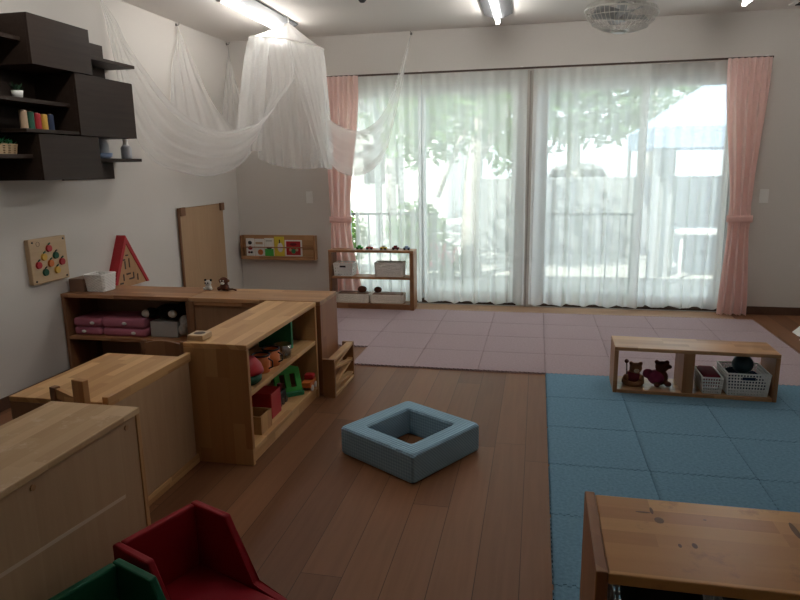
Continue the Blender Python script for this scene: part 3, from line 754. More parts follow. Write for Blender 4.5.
# light shelf facing the open floor
A = thing('toy_shelf', 'light wooden open toy shelf facing the blue cushion square', 'shelf', (-1.53, -1.12, 0))
ax0, ax1, ay0, ay1, ah = -1.69, -1.37, -1.60, -.645, .595
part(A, 'top', M['lightY'], B(ax0, ax1, ay0, ay1, ah-.024, ah))
part(A, 'side_panel', M['lightZ'], B(ax0, ax1, ay0, ay0+.024, 0, ah-.0241)); part(A, 'side_panel', M['lightZ'], B(ax0, ax1, ay1-.024, ay1, 0, ah-.0241))
part(A, 'middle_shelf', M['lightY'], B(ax0+.012, ax1-.004, ay0+.0241, ay1-.0241, .338, .362))
part(A, 'bottom_shelf', M['lightY'], B(ax0+.012, ax1-.004, ay0+.0241, ay1-.0241, .055, .079))
part(A, 'plinth', M['lightY'], B(ax1-.03, ax1-.012, ay0+.0241, ay1-.0241, 0, .0549))
part(A, 'back_panel', M['ply'], B(ax0, ax0+.0115, ay0+.0241, ay1-.0241, .0, ah-.0241, bev=0))
# low shelf between, back panel towards the room
Bn = thing('low_shelf', 'light wooden low shelf behind the foremost cabinet, its back to the room', 'shelf', (-1.87, -1.9, 0))
bx0, bx1, by0, by1, bh = -2.09, -1.652, -2.205, -1.605, .528
part(Bn, 'top', M['lightX'] if False else M['lightY'], B(bx0, bx1-.024, by0, by1, bh-.022, bh))
part(Bn, 'back_panel', M['ply'], B(bx1-.012, bx1, by0+.022, by1-.02, .045, bh-.02, bev=.001))
part(Bn, 'back_rail', M['lightY'], B(bx1-.0235, bx1+.002, by0, by1, bh-.0195, bh+.022))
part(Bn, 'bottom_rail', M['lightY'], B(bx1-.0235, bx1+.004, by0+.0005, by1-.0005, 0, .0445))
part(Bn, 'side_panel', M['redP'], B(bx0, bx1-.0125, by0, by0+.0195, .0, bh-.0225)); part(Bn, 'side_panel', M['redP'], B(bx0, bx1-.0125, by1-.0195, by1, 0, bh-.0225))
part(Bn, 'middle_shelf', M['lightY'], B(bx0+.01, bx1-.0125, by0+.02, by1-.02, .26, .28))
part(Bn, 'bottom_shelf', M['lightY'], B(bx0+.01, bx1-.024, by0+.02, by1-.02, .046, .066))
# foremost cabinet, back towards the room
Cc = thing('toy_cabinet', 'light wooden cabinet in the foreground showing its closed back', 'cabinet', (-1.55, -2.9, 0))
cx0, cx1, cy0, cy1, ch = -1.745, -1.398, -3.40, -2.375, .595
part(Cc, 'top', M['wornY'], B(cx0, cx1, cy0, cy1, ch-.022, ch))
part(Cc, 'side_panel', M['lightZ'], B(cx0, cx1-.001, cy0, cy0+.022, 0, ch-.0221)); part(Cc, 'side_panel', M['lightZ'], B(cx0, cx1-.001, cy1-.022, cy1, 0, ch-.0221))
part(Cc, 'back_panel', M['ply'], B(cx1-.016, cx1-.005, cy0+.0221, cy1-.0221, .0, ch-.0221, bev=0))
part(Cc, 'middle_shelf', M['lightY'], B(cx0+.01, cx1-.0165, cy0+.0221, cy1-.0221, .32, .342)); part(Cc, 'bottom_shelf', M['lightY'], B(cx0+.01, cx1-.0165, cy0+.0221, cy1-.0221, .05, .072))
part(Cc, 'tape_strip', M['tape'], B(cx1-.0049, cx1-.0042, -3.05, -2.49, .318, .330, bev=0, mat=Matrix.Translation((0, -2.49, .324)) @ Matrix.Rotation(math.radians(-6), 4, 'X') @ Matrix.Translation((0, 2.49, -.324))), 'pale worn tape line')
for y in (-2.45, -2.86): part(Cc, 'peg', M['honX'], MB().cyl((cx1-.005, y, .55), (cx1-.001, y, .55), .009, seg=12))

# reddish shelf by the left wall and its closed neighbour
E1 = thing('play_shelf', 'reddish-brown wooden shelf against the left wall holding pink cushions', 'shelf', (-2.68, -.46, 0))
ex0, ex1, ey0, ey1, eh = -3.147, -2.222, -.63, -.30, .595
part(E1, 'top', M['redX'], B(ex0, ex1, ey0, ey1, eh-.024, eh))
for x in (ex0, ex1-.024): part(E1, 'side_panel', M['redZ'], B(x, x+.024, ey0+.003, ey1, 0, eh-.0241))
part(E1, 'middle_shelf', M['redX'], B(ex0+.0241, ex1-.0241, ey0+.006, ey1-.012, .285, .307)); part(E1, 'bottom_shelf', M['redX'], B(ex0+.0241, ex1-.0241, ey0+.006, ey1-.012, .04, .062))
part(E1, 'back_panel', M['redP'], B(ex0+.0241, ex1-.0241, ey1-.0115, ey1, 0, eh-.0241, bev=0))
E2 = thing('play_cabinet', 'reddish-brown wooden cabinet with a closed panel at the shelf corner', 'cabinet', (-1.79, -.46, 0))
fx0, fx1 = -2.22, -1.35
part(E2, 'top', M['honX'], B(fx0, fx1, ey0, ey1, eh-.024, eh))
part(E2, 'side_panel', M['redZ'], B(fx0, fx0+.03, ey0-.004, ey1, 0, eh-.0241)); part(E2, 'side_panel', M['orZ'], B(fx1-.024, fx1, ey0, ey1, 0, eh-.0241))
part(E2, 'front_panel', M['redP'], B(fx0+.0301, fx1-.0241, ey0+.014, ey0+.026, 0, eh-.05, bev=.001)); part(E2, 'top_rail', M['redX'], B(fx0+.0301, fx1-.0241, ey0+.004, ey0+.026, eh-.0499, eh-.0241))
part(E2, 'bottom_shelf', M['redX'], B(fx0+.0301, fx1-.0241, ey0+.0261, ey1-.001, .04, .06))

# window shelf
W = thing('window_shelf', 'reddish wooden two-tier open shelf before the left window', 'shelf', (-1.65, 1.85, MT))
wx0, wx1, wy0, wy1, wh = -2.075, -1.225, 1.72, 1.90, .592
part(W, 'top', M['redX'], B(wx0, wx1, wy0, wy1, wh-.022, wh))
part(W, 'side_panel', M['redZ'], B(wx0, wx0+.03, wy0, wy1, MT, wh-.0221)); part(W, 'side_panel', M['honZ'], B(wx1-.04, wx1, wy0, wy1, MT, wh-.0221))
part(W, 'middle_shelf', M['redX'], B(wx0+.0301, wx1-.0401, wy0+.004, wy1-.004, .31, .332))
part(W, 'bottom_shelf', M['redX'], B(wx0+.0301, wx1-.0401, wy0+.004, wy1-.004, .045, .067)); part(W, 'plinth', M['redX'], B(wx0+.0301, wx1-.0401, wy0+.012, wy0+.03, MT, .0449))

# low divided shelf on the mats
H = thing('low_bench_shelf', 'low brown wooden two-bay shelf standing across the pink and blue mats', 'shelf', (.85, -.19, MT), rotz=math.radians(-1.5))
def loc_part(t, name, mat, mb, label=None, **k): return part(t, name, mat, mb, label, world=False, **k)
hw, hd, hh = .452, .135, .288
loc_part(H, 'top', M['honX'], B(-hw, hw, -hd, hd, hh-.022, hh))
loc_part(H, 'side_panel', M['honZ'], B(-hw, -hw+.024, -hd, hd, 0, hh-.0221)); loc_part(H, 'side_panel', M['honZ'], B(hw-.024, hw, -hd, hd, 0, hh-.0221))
loc_part(H, 'divider', M['honZ'], B(-.062, .0, -hd+.002, hd-.002, .0221, hh-.0221))
loc_part(H, 'bottom_board', M['honX'], B(-hw+.0241, hw-.0241, -hd+.002, hd-.002, 0, .022))
HZ = MT+.0222

# foreground shelf at the right
I = thing('foreground_shelf', 'worn orange-brown wooden shelf in the right foreground on blue mats', 'shelf', (.5, -2.87, MT))
ix0, ix1, iy0, iy1, ih = .045, .96, -3.03, -2.715, .60
part(I, 'top', M['orX'], B(ix0+.024, ix1-.024, iy0, iy1, ih-.026, ih-.002))
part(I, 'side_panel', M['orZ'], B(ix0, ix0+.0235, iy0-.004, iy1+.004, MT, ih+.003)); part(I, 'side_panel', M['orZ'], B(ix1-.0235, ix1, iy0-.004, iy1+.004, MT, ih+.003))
part(I, 'middle_shelf', M['orX'], B(ix0+.024, ix1-.024, iy0+.004, iy1-.004, .30, .322)); part(I, 'bottom_shelf', M['orX'], B(ix0+.024, ix1-.024, iy0+.004, iy1-.004, .05, .072))
for (x, y, rx, ry) in ((.20, -2.81, .011, .014), (.255, -2.90, .006, .011), (.225, -2.905, .004, .008), (.48, -2.80, .007, .035), (.50, -2.84, .007, .03), (.60, -2.87, .006, .016), (.63, -2.79, .015, .012), (.645, -2.83, .013, .012), (.70, -2.95, .022, .014), (.69, -2.94, .008, .02), (.17, -2.78, .018, .004), (.19, -2.77, .004, .016), (.30, -2.79, .004, .003)):
    part(I, 'stain', M['orStain'], MB().sph((x, y, ih-.0021), 1, (rx, ry, .0004), 12), 'dark wear mark')
ib = thing('wire_basket', 'white mesh basket inside the foreground shelf', 'basket', (.18, -2.88, .322))
lat_basket(ib, .085, .30, -3.0, -2.75, .325, .515, 12, 12, 9, M['basketw'], .012, .6)
solo('dark_ball', 'black ball in the mesh basket of the foreground shelf', 'ball', M['dark'], MB().sph((.20, -2.88, .46), .085, seg=24), (.20, -2.88, .375), True)
solo('storage_box', 'dark brown box beside the mesh basket in foreground shelf', 'box', M['brown'], B(.33, .60, -2.99, -2.75, .3225, .53, bev=.006), (.46, -2.87, .3225))

# ------------------------------------------------------------------ small wooden chairs
def child_chair(name, label, x, y, rz, w, top, rail_h, mk, seat_z=.27, d=.26, post_w=.03):
    t = thing(name, label, 'chair', (x, y, 0), rz, 'small wooden chairs')
    for s in (-1, 1):
        loc_part(t, 'back_post', M[mk], B(s*(w/2)-post_w/2, s*(w/2)+post_w/2, -.011, .011, 0, top))
        loc_part(t, 'leg', M[mk], B(s*(w/2)-.015, s*(w/2)+.015, -d-.012, -d+.014, 0, seat_z-.0005))
    loc_part(t, 'seat', M[mk], B(-w/2-.01, w/2+.01, -d-.015, -.0115, seat_z, seat_z+.02, bev=.005))
    a = w/2-post_w/2-.0005
    pts = [(-a, top-rail_h), (a, top-rail_h)] + [(a-2*a*k/12, top-.014+.016*math.sin(PI*k/12)) for k in range(13)]
    loc_part(t, 'back_rail', M[mk], MB().prism(pts, 'y', -.009, .009))
    loc_part(t, 'stretcher', M[mk], B(-a, a, -.008, .008, .12, .15))
    return t
child_chair('wooden_chair', 'small wooden chair with a curved back rail below the cushion shelf', -2.06, -1.19, 0, .235, .475, .15, 'redZ', post_w=.024)
D = thing('wooden_chair', 'small wooden chair squeezed between the low shelf and foreground cabinet', 'chair', (-1.77, -2.265, 0), math.radians(-14), 'small wooden chairs')
loc_part(D, 'back_post', M['lightZ'], B(.045, .105, -.013, .013, 0, .645)); loc_part(D, 'back_post', M['redZ'], B(-.085, -.055, -.013, .013, 0, .598))
loc_part(D, 'back_rail', M['lightX'], MB().prism([(-.0545, .555), (.0445, .545), (.0445, .575), (.02, .578), (-.01, .584), (-.04, .590), (-.0545, .592)], 'y', -.008, .008))
loc_part(D, 'seat', M['lightX'], B(-.12, .05, -.24, -.0135, .27, .29, bev=.005))
for x in (-.10, .03): loc_part(D, 'leg', M['lightZ'], B(x-.014, x+.014, -.235, -.207, 0, .2695))

# ------------------------------------------------------------------ red and green box chairs
def box_chair(label, x, y, rz, mk, W_):
    t = thing('box_chair', label, 'chair', (x, y, 0), rz, 'low box-shaped chairs')
    # local: back along +Y from 0 to W_, facing +X, top .30
    prof = [(.0, 0), (.40, 0), (.40, .078), (.275, .092), (.165, .298), (.0, .300)]
    k = .026
    loc_part(t, 'back', M[mk], B(0, k, k+.0005, W_-k-.0005, 0, .30, bev=.007))
    for y0 in (0, W_-k): loc_part(t, 'arm', M[mk], MB().prism(prof, 'y', y0, y0+k, bev=.006))
    loc_part(t, 'seat', M[mk], B(k+.0005, .39, k+.0005, W_-k-.0005, .0, .085, bev=.008))
box_chair('red box-shaped chair in the foreground beside the light wooden cabinet', -1.295, -2.716, math.radians(-21), 'redvinyl', .312)
box_chair('green box-shaped chair at the bottom edge, beside the red chair', -1.342, -3.064, math.radians(-19.8), 'grnvinyl', .318)

# ------------------------------------------------------------------ blue cushion square
S, T_, h_ = .243, .092, .143
m = MB(); I_ = S-T_
lp_ = lambda q, z: [m.bm.verts.new((x, y, z)) for x, y in ((-q, -q), (q, -q), (q, q), (-q, q))]
loops = [lp_(S, 0), lp_(S, h_), lp_(I_, h_), lp_(I_, 0)]
for a_ in range(4):
    A_, B_ = loops[a_], loops[(a_+1) % 4]
    for k in range(4): m.bm.faces.new((A_[k], A_[(k+1) % 4], B_[(k+1) % 4], B_[k]))
bmesh.ops.recalc_face_normals(m.bm, faces=m.bm.faces[:])
bmesh.ops.bevel(m.bm, geom=[e for e in m.bm.edges], offset=.014, segments=4, affect='EDGES', profile=.5)
cu = obj('cushion_square', m, M['quilt'])
cu.location = (-.668, -1.318, .0005); cu.rotation_euler = (0, 0, math.radians(-32))
tag(cu, 'square ring floor cushion in quilted pale blue on the wood floor', 'cushion')

# ------------------------------------------------------------------ ball-run rack
F = thing('ball_run', 'small wooden ball-run rack with sloping rails at the cabinet end', 'toy', (-1.315, -.45, 0))
rx0, rx1, ry0, ry1, rh = -1.338, -1.262, -.665, -.235, .245
part(F, 'end_panel', M['honZ'], B(rx0, rx1, ry0, ry0+.022, 0, rh)); part(F, 'end_panel', M['honZ'], B(rx0, rx1, ry1-.022, ry1, 0, rh))
part(F, 'base_board', M['honY'], B(rx0, rx1, ry0+.0221, ry1-.0221, 0, .02))
ztop = MB().box(rx0+.03, rx1, ry0+.0221, ry1-.0221, rh-.02, rh-.001); part(F, 'top_rail', M['honY'], ztop)
zz = [(.185, .222), (.175, .115), (.065, .125), (.06, .028)]
for za, zb_ in zz:
    r = MB(); dy = ry1-ry0-.0444; 
    r.prism([(ry0+.0221, za), (ry1-.0221, zb_), (ry1-.0221, zb_+.014), (ry0+.0221, za+.014)], 'x', rx0+.035, rx1-.005); part(F, 'sloping_rail', M['honY'], r)

# peg block on the light shelf
blk = solo('peg_block', 'small pale wood block with round hole on the toy shelf corner', 'block', M['pale'],
     B(-1.685, -1.605, -1.565, -1.475, .5955, .622, bev=.003), (-1.645, -1.52, .5955))
part_ = MB().cyl((-1.645, -1.52, .6221), (-1.645, -1.52, .6226), .027, seg=24)
hole = obj('round_hole', part_, M['brown'], blk, loc=blk.location)

# ------------------------------------------------------------------ things in the light shelf
def bowl(name, label, cat, mat, x, y, z, r, hh, group=None):
    return solo(name, label, cat, mat, MB().lathe([(0, 0), (r*.7, 0), (r*.98, hh*.35), (r, hh), (r*.92, hh), (r*.86, hh*.4), (r*.6, hh*.15), (0, hh*.15)], (x, y, z)), (x, y, z), True, group)
AM = .3622; AB = .0792
bowl('felt_bowl', 'dark green soft bowl at the front of the toy shelf', 'bowl', M['dgrn'], -1.445, -1.46, AM, .072, .05)
rb = solo('felt_hat', 'red soft felt hat lying on the dark green bowl', 'hat', M['red'], MB().lathe([(0, .10), (.04, .092), (.068, .06), (.078, .03), (.08, .018), (0, .012)], (-1.445, -1.455, AM+.036)), (-1.445, -1.455, AM+.05), True)
for y, x, lb in ((-1.28, -1.45, 'orange cup with black rim, the nearer of two on the toy shelf'), (-1.165, -1.445, 'orange cup with black rim, the farther of two on the toy shelf')):
    t = thing('orange_cup', lb, 'cup', (x, y, AM), group='orange cups')
    part(t, 'cup_body', M['orange'], MB().lathe([(0, 0), (.043, 0), (.045, .005), (.045, .088), (.041, .088), (.041, .01), (0, .01)], (x, y, AM)), smooth=True)
    part(t, 'rim', M['dark'], MB().tube([V((x+.044*math.cos(k*PI/14), y+.044*math.sin(k*PI/14), AM+.09)) for k in range(28)], .005, 6, closed=True))
    part(t, 'handle', M['dark'], MB().tube([V((x+.045, y-.01, AM+.075)), V((x+.07, y-.018, AM+.065)), V((x+.07, y-.018, AM+.035)), V((x+.045, y-.01, AM+.022))], .004, 6))
solo('glass_jar', 'clear jar standing behind the orange cups on toy shelf', 'jar', M['jarglass'],
     MB().lathe([(0, 0), (.042, 0), (.046, .01), (.05, .075), (.047, .075), (.042, .012), (0, .008)], (-1.44, -1.02, AM)), (-1.44, -1.02, AM), True)
solo('green_board', 'dark green board standing upright at the end of toy shelf', 'board', M['grn'], B(-1.655, -1.45, -.86, -.835, AM, .555, bev=.003), (-1.55, -.85, AM))
wbx = thing('open_box', 'open unpainted wooden box on the bottom of the toy shelf', 'box', (-1.45, -1.43, AB))
x0, x1, y0, y1 = -1.53, -1.40, -1.43, -1.30
for nm, a in (('side', (x0, x1, y0, y0+.01)), ('side', (x0, x1, y1-.01, y1)), ('side', (x0, x0+.01, y0+.0101, y1-.0101)), ('side', (x1-.01, x1, y0+.0101, y1-.0101))): part(wbx, nm, M['lightZ'], B(*a, AB, AB+.095, bev=.001))
part(wbx, 'bottom', M['lightY'], B(x0+.0101, x1-.0101, y0+.0101, y1-.0101, AB, AB+.008, bev=0))
solo('red_box', 'red cube box behind the open wooden box in toy shelf', 'box', M['red'], B(-1.55, -1.43, -1.23, -1.10, AB, AB+.14, bev=.004), (-1.49, -1.165, AB))
gf = thing('green_toy_frame', 'bright green toy house wall with cut-out windows in toy shelf', 'toy', (-1.47, -.875, AB))
gf.scale = (.8, .8, .8)
RM = Matrix.Translation((-1.47, -.875, AB)) @ Matrix.Rotation(math.radians(-28), 4, 'Y') @ Matrix()
RM = Matrix.Translation((-1.47, -.875, AB)) @ Matrix.Rotation(math.radians(-48), 4, 'Z') @ Matrix.Rotation(math.radians(-24), 4, 'Y')
m = MB()
for a in ((-.10, .10, 0, .03), (-.10, .10, .13, .17), (-.10, -.06, .0301, .1299), (-.02, .02, .0301, .1299), (.06, .10, .0301, .1299)):
    m.box(-.012, .012, a[0], a[1], a[2]+.03, a[3]+.03, bev=.002, mat=RM)
part(gf, 'wall_panel', M['bgrn'], m)
part(gf, 'roof', M['bgrn'], MB().prism([(-.10, .2005), (.10, .2005), (.0, .235)], 'x', -.012, .012, mat=RM))
part(gf, 'foot', M['grn'], MB().box(-.03, .03, -.10, .10, .0, .0295, bev=.002, mat=Matrix.Translation((-1.47, -.875, AB+.001)) @ Matrix.Rotation(math.radians(-48), 4, 'Z')))
tc_ = thing('toy_truck', 'small red and orange toy truck on bottom of toy shelf', 'toy car', (-1.405, -.735, AB), math.radians(4))
loc_part(tc_, 'body', M['orange'], B(-.03, .03, -.06, .06, .022, .055, bev=.006)); loc_part(tc_, 'cab', M['red'], B(-.028, .028, .0, .055, .0551, .085, bev=.006))
for sx in (-.036, .028):
    for yy in (-.035, .035): loc_part(tc_, 'wheel', M['white'], MB().cyl((sx, yy, .018), (sx+.008, yy, .018), .018, seg=16))
bl_ = thing('toy_train', 'dark toy engine behind the red box in the toy shelf', 'toy', (-1.49, -1.01, AB))
loc_part(bl_, 'body', M['dark'], B(-.03, .03, -.06, .06, .02, .075, bev=.008)); loc_part(bl_, 'chimney', M['dred'], MB().cyl((0, .035, .0755), (0, .035, .11), .014))
for yy in (-.04, 0, .04): loc_part(bl_, 'wheel', M['brown'], MB().cyl((.031, yy, .018), (.037, yy, .018), .018, seg=14))

# ------------------------------------------------------------------ things on and in the reddish shelf
EM = .3072
def cushion(x0, x1, y0, y1, z0, z1, label, tie):
    t = thing('folded_cushion', label, 'cushion', ((x0+x1)/2, (y0+y1)/2, z0), group='pink folded cushions')
    part(t, 'pad', M['pinkcush'], B(x0, x1, y0, y1, z0, z1, bev=.022, seg=4), smooth=True)
    part(t, 'tie', M['white'], MB().sph((tie, y0-.003, (z0+z1)/2), .013, (1.3, .6, .8), 10), 'white knotted tie')
cushion(-3.11, -2.90, -.59, -.36, EM, EM+.058, 'pink folded cushion under another, left stack in the reddish shelf', -3.03)
cushion(-3.112, -2.898, -.592, -.36, EM+.0585, EM+.118, 'pink folded cushion on top of the left stack in the reddish shelf', -2.96)
cushion(-2.893, -2.57, -.59, -.36, EM, EM+.058, 'pink folded cushion under another, wide stack in the reddish shelf', -2.66)
cushion(-2.894, -2.575, -.592, -.36, EM+.0585, EM+.125, 'pink folded cushion on top of the wide stack in reddish shelf', -2.72)
solo('fabric_box', 'grey box under the black plush toy in reddish shelf', 'box', M['greybox'], B(-2.555, -2.355, -.56, -.36, EM, EM+.105, bev=.006), (-2.45, -.46, EM))
pl = thing('plush_toy', 'black plush toy with white paws lying on the grey box', 'plush toy', (-2.46, -.48, EM+.105))
m = MB(); z = EM+.155
for cc, r, s in (((-2.46, -.46, z), .068, (1.5, 1, .75)), ((-2.36, -.46, z+.015), .055, (1, 1, .9)), ((-2.56, -.52, z), .035, (1.3, 1, 1)), ((-2.34, -.50, z+.05), .018, (1, 1, 1)), ((-2.40, -.52, z-.01), .03, (1.2, 1, 1))): m.sph(cc, r, s, 14)
part(pl, 'body', M['plushb'], m, mods=[REM(.008)])
for cc in ((-2.585, -.545, z), (-2.385, -.555, z+.005)): part(pl, 'paw', M['plushw'], MB().sph(cc, .028, (1.1, .8, .9), 12), 'white paw', smooth=True)
m = MB()
for k in range(9): m.sph((-2.30+random.uniform(-.03, .03), -.52+random.uniform(-.05, .04), EM+.05+random.uniform(-.015, .065)), .038, (1, 1, 1), 10)
solo('cloth_bundle', 'crumpled grey and white patterned cloth in the reddish shelf', 'cloth', M['patt'], m, (-2.30, -.52, EM), True, mods=[REM(.009)])
solo('leather_box', 'small brown box on the reddish shelf beside white basket', 'box', M['brownbox'], B(-3.13, -3.022, -.56, -.40, eh+.0005, eh+.088, bev=.004), (-3.07, -.48, eh))
wbk = thing('woven_basket', 'white woven basket on the reddish shelf under the red triangle', 'basket', (-2.93, -.45, eh))
def woven(t, x0, x1, y0, y1, z0, z1, mat, tap=.01, rings=6):
    m = MB(); n = 64
    def ring(f):
        e = tap*(1-f); out = []
        for k in range(n):
            a = 2*PI*k/n; c_, s_ = math.cos(a), math.sin(a); q = 1/max(abs(c_), abs(s_))
            q = min(q, 1.30)
            out.append(((x0+x1)/2 + c_*q*((x1-x0)/2-e), (y0+y1)/2 + s_*q*((y1-y0)/2-e)))
        return out
    prof = []
    def fn(u, v):
        r = ring(v)[int(round(u*n)) % n]; k = int(round(u*n))
        w = .0022*math.sin(v*rings*2*PI)*(1 if (k//2) % 2 else -1)
        cx, cy = (x0+x1)/2, (y0+y1)/2; d = V((r[0]-cx, r[1]-cy, 0)).normalized()
        return V((r[0], r[1], lerp(z0, z1, v))) + d*w
    m.grid(fn, n, rings*6, cu=True)
    lo = ring(0); m.bm.faces.new([m.bm.verts.new((p[0], p[1], z0)) for p in lo])
    bmesh.ops.remove_doubles(m.bm, verts=m.bm.verts[:], dist=.0006)
    part(t, 'basket_body', mat, m, mods=[SOL(.005)])
    part(t, 'rim', mat, MB().tube([V((p[0], p[1], z1)) for p in ring(1)], .006, 6, closed=True))
woven(wbk, -3.015, -2.865, -.56, -.42, eh+.003, eh+.115, M['basketw'])
def plush(name, label, x, y, z, body, face, s=1, ears=True):
    t = thing(name, label, 'plush toy', (x, y, z))
    m = MB(); m.sph((x, y, z+.03*s), .034*s, (1.1, 1, .9), 14); m.sph((x, y-.005*s, z+.078*s), .034*s, (1.1, 1, .95), 14)
    for q in (-1, 1): m.sph((x+q*.038*s, y-.02*s, z+.018*s), .017*s, (1, 1.3, 1), 10)
    part(t, 'body', body, m, mods=[REM(.006)])
    return t
pa = plush('plush_toy', 'small white and black panda plush on the corner cabinet', -2.215, -.375, eh+.0005, M['plushw'], None, .85)
pa.scale = (.72, .72, .72)
for q in (-1, 1):
    part(pa, 'ear', M['plushb'], MB().sph((-2.215+q*.028, -.375, eh+.093), .011, seg=10), 'black ear', True)
    part(pa, 'eye_patch', M['plushb'], MB().sph((-2.215+q*.013, -.408, eh+.07), .0075, (.9, .5, 1.2), 10), 'black eye patch', True)
part(pa, 'nose', M['plushb'], MB().sph((-2.215, -.411, eh+.058), .004, seg=8), None, True)
mk_ = plush('plush_toy', 'small dark brown monkey plush beside the panda on the cabinet', -2.10, -.375, eh+.0005, M['plushbr'], None, 1.02)
mk_.scale = (.8, .8, .8)
part(mk_, 'muzzle', M['plushw'], MB().sph((-2.10, -.406, eh+.068), .016, (1.2, .6, .9), 12), 'pale muzzle', True)
for q in (-1, 1):
    part(mk_, 'ear', M['plushtan'], MB().sph((-2.10+q*.04, -.375, eh+.082), .012, (.8, .6, 1), 10), None, True)
    part(mk_, 'eye', M['plushw'], MB().sph((-2.10+q*.012, -.412, eh+.087), .006, seg=8), None, True)
part(mk_, 'tail', M['plushbr'], MB().tube([V((-2.07, -.36, eh+.008)), V((-2.03, -.37, eh+.012)), V((-1.99, -.39, eh+.008))], .007, 8), None, True)

# ------------------------------------------------------------------ things on the window shelf
WM, WBt = .3322, .0672
for k, (x, mk, cn) in enumerate(((-1.775, 'bgrn', 'green'), (-1.675, 'red', 'red'), (-1.535, 'yelb', 'yellow'), (-1.415, 'dred', 'dark red'), (-1.305, 'blueceramic', 'blue-grey'))):
    t = thing('toy_car', '%s toy car on top of the window shelf' % cn, 'toy car', (x, 1.80, wh+.0005), 0, 'toy cars on the window shelf')
    loc_part(t, 'body', M[mk], B(-.034, .034, -.016, .016, .008, .024, bev=.004)); loc_part(t, 'cabin', M['white'] if k in (1, 2) else M[mk], B(-.018, .016, -.014, .014, .0241, .040, bev=.004))
    for xx in (-.02, .02):
        for yy in (-.02, .0165): loc_part(t, 'wheel', M['dark'], MB().cyl((xx, yy, .0095), (xx, yy+.0035, .0095), .0095, seg=12))
for (xa, xb) in ((-1.74, -1.71), (-1.64, -1.57), (-1.50, -1.45), (-1.38, -1.34)):
    pass
b1 = thing('mesh_basket', 'white plastic basket at the left on the window shelf', 'basket', (-1.94, 1.82, WM), group='window shelf baskets')
lat_basket(b1, -2.03, -1.835, 1.735, 1.893, WM+.002, WM+.125, 6, 5, 4, M['basketw'], .008, .58)
part(b1, 'handle_slot', M['dark'], B(-1.965, -1.905, 1.733, 1.737, WM+.088, WM+.105, bev=0))
b2 = thing('wicker_box', 'grey-white wicker basket at the right on the window shelf', 'basket', (-1.46, 1.82, WM), group='window shelf baskets')
woven(b2, -1.615, -1.335, 1.735, 1.893, WM+.003, WM+.135, M['wickerg'], .004, 7)
for (x0, x1, lb, bx) in ((-2.02, -1.685, 'cream wicker tray at the left on the bottom of window shelf', -1.76), (-1.67, -1.335, 'cream wicker tray at the right on the bottom of window shelf', -1.60)):
    t = thing('wicker_tray', lb, 'basket', ((x0+x1)/2, 1.82, WBt), group='window shelf baskets')
    woven(t, x0, x1, 1.735, 1.893, WBt+.003, WBt+.085, M['wicker'], .006, 4)
    solo('folded_cloth', 'brown cloth filling the %s wicker tray of window shelf' % ('left' if bx < -1.7 else 'right'), 'cloth', M['brownbox'], B(x0+.018, x1-.018, 1.75, 1.878, WBt+.012, WBt+.098, bev=.02, seg=3), ((x0+x1)/2, 1.82, WBt+.012), True)
    solo('felt_ball', 'dark red-brown ball on the %s wicker tray of window shelf' % ('left' if bx < -1.7 else 'right'), 'ball', M['plushbr'], MB().sph((bx, 1.80, WBt+.128), .036 if bx > -1.7 else .042, (1.1, 1, .8)), (bx, 1.80, WBt+.10), True)

# ------------------------------------------------------------------ things in the low bench shelf
t = thing('plush_toy', 'small brown bear plush in a round tub in the low shelf', 'plush toy', (.525, -.20, HZ))
x, y, z = .525, -.20, HZ
part(t, 'round_tub', M['plushtan'], MB().lathe([(0, 0), (.055, 0), (.066, .012), (.066, .032), (.058, .035), (.05, .02), (0, .018)], (x, y, z)), smooth=True)
m = MB(); m.sph((x, y, z+.055), .042, (1, .9, 1), 14); m.sph((x+.012, y-.01, z+.108), .034, (1.1, 1, 1), 14)
for q in (-1, 1): m.sph((x+.012+q*.028, y, z+.135), .013, seg=10); m.sph((x+q*.045, y-.02, z+.05), .018, (1, 1, 1.2), 10)
part(t, 'body', M['plushtan'], m, mods=[REM(.006)])
part(t, 'red_vest', M['dred'], MB().sph((x, y-.002, z+.055), .044, (1.02, .95, .85), 16), 'dark red vest', True)
part(t, 'muzzle', M['tan'], MB().sph((x+.012, y-.040, z+.100), .015, (1.1, .7, .9), 10), None, True)
part(t, 'stick', M['brown'], MB().tube([V((x-.04, y-.02, z+.05)), V((x-.045, y-.02, z+.145))], .004, 6)); part(t, 'bobble', M['plushbr'], MB().sph((x-.046, y-.02, z+.153), .013, seg=10), None, True)
t = thing('plush_toy', 'brown bear plush in a magenta dress in the low shelf', 'plush toy', (.67, -.20, HZ))
x = .68
m = MB(); m.sph((x, y, z+.055), .05, (1, .9, 1.05), 14); m.sph((x+.008, y-.005, z+.122), .036, (1.1, 1, 1), 14)
for q in (-1, 1): m.sph((x+.008+q*.03, y, z+.15), .014, seg=10)
m.sph((x+.046, y-.012, z+.125), .018, (1.2, .8, .8), 10); m.sph((x+.045, y-.03, z+.02), .018, (1.2, 1.2, 1), 10); m.sph((x-.02, y-.04, z+.02), .02, (1, 1.4, 1), 10)
part(t, 'body', M['plushbr'], m, mods=[REM(.006)])
m = MB(); m.sph((x-.02, y-.006, z+.055), .052, (1.05, 1, .9), 14); m.sph((x-.07, y-.005, z+.075), .03, (1.1, .9, 1), 12)
part(t, 'dress', M['mag'], m, 'magenta dress', mods=[REM(.006)])
bs = thing('mesh_basket', 'small white basket with dark red cloth in the low shelf', 'basket', (.95, -.215, HZ))
lat_basket(bs, .898, 1.012, -.315, -.09, HZ+.002, HZ+.10, 8, 12, 5, M['basketw'], .008, .62)
m = MB().box(.906, 1.004, -.307, -.098, HZ+.03, HZ+.115, bev=.02, seg=3)
solo('red_cloth', 'dark red cloth filling the small white basket', 'cloth', M['dred'], m, (.95, -.2, HZ+.03), True)
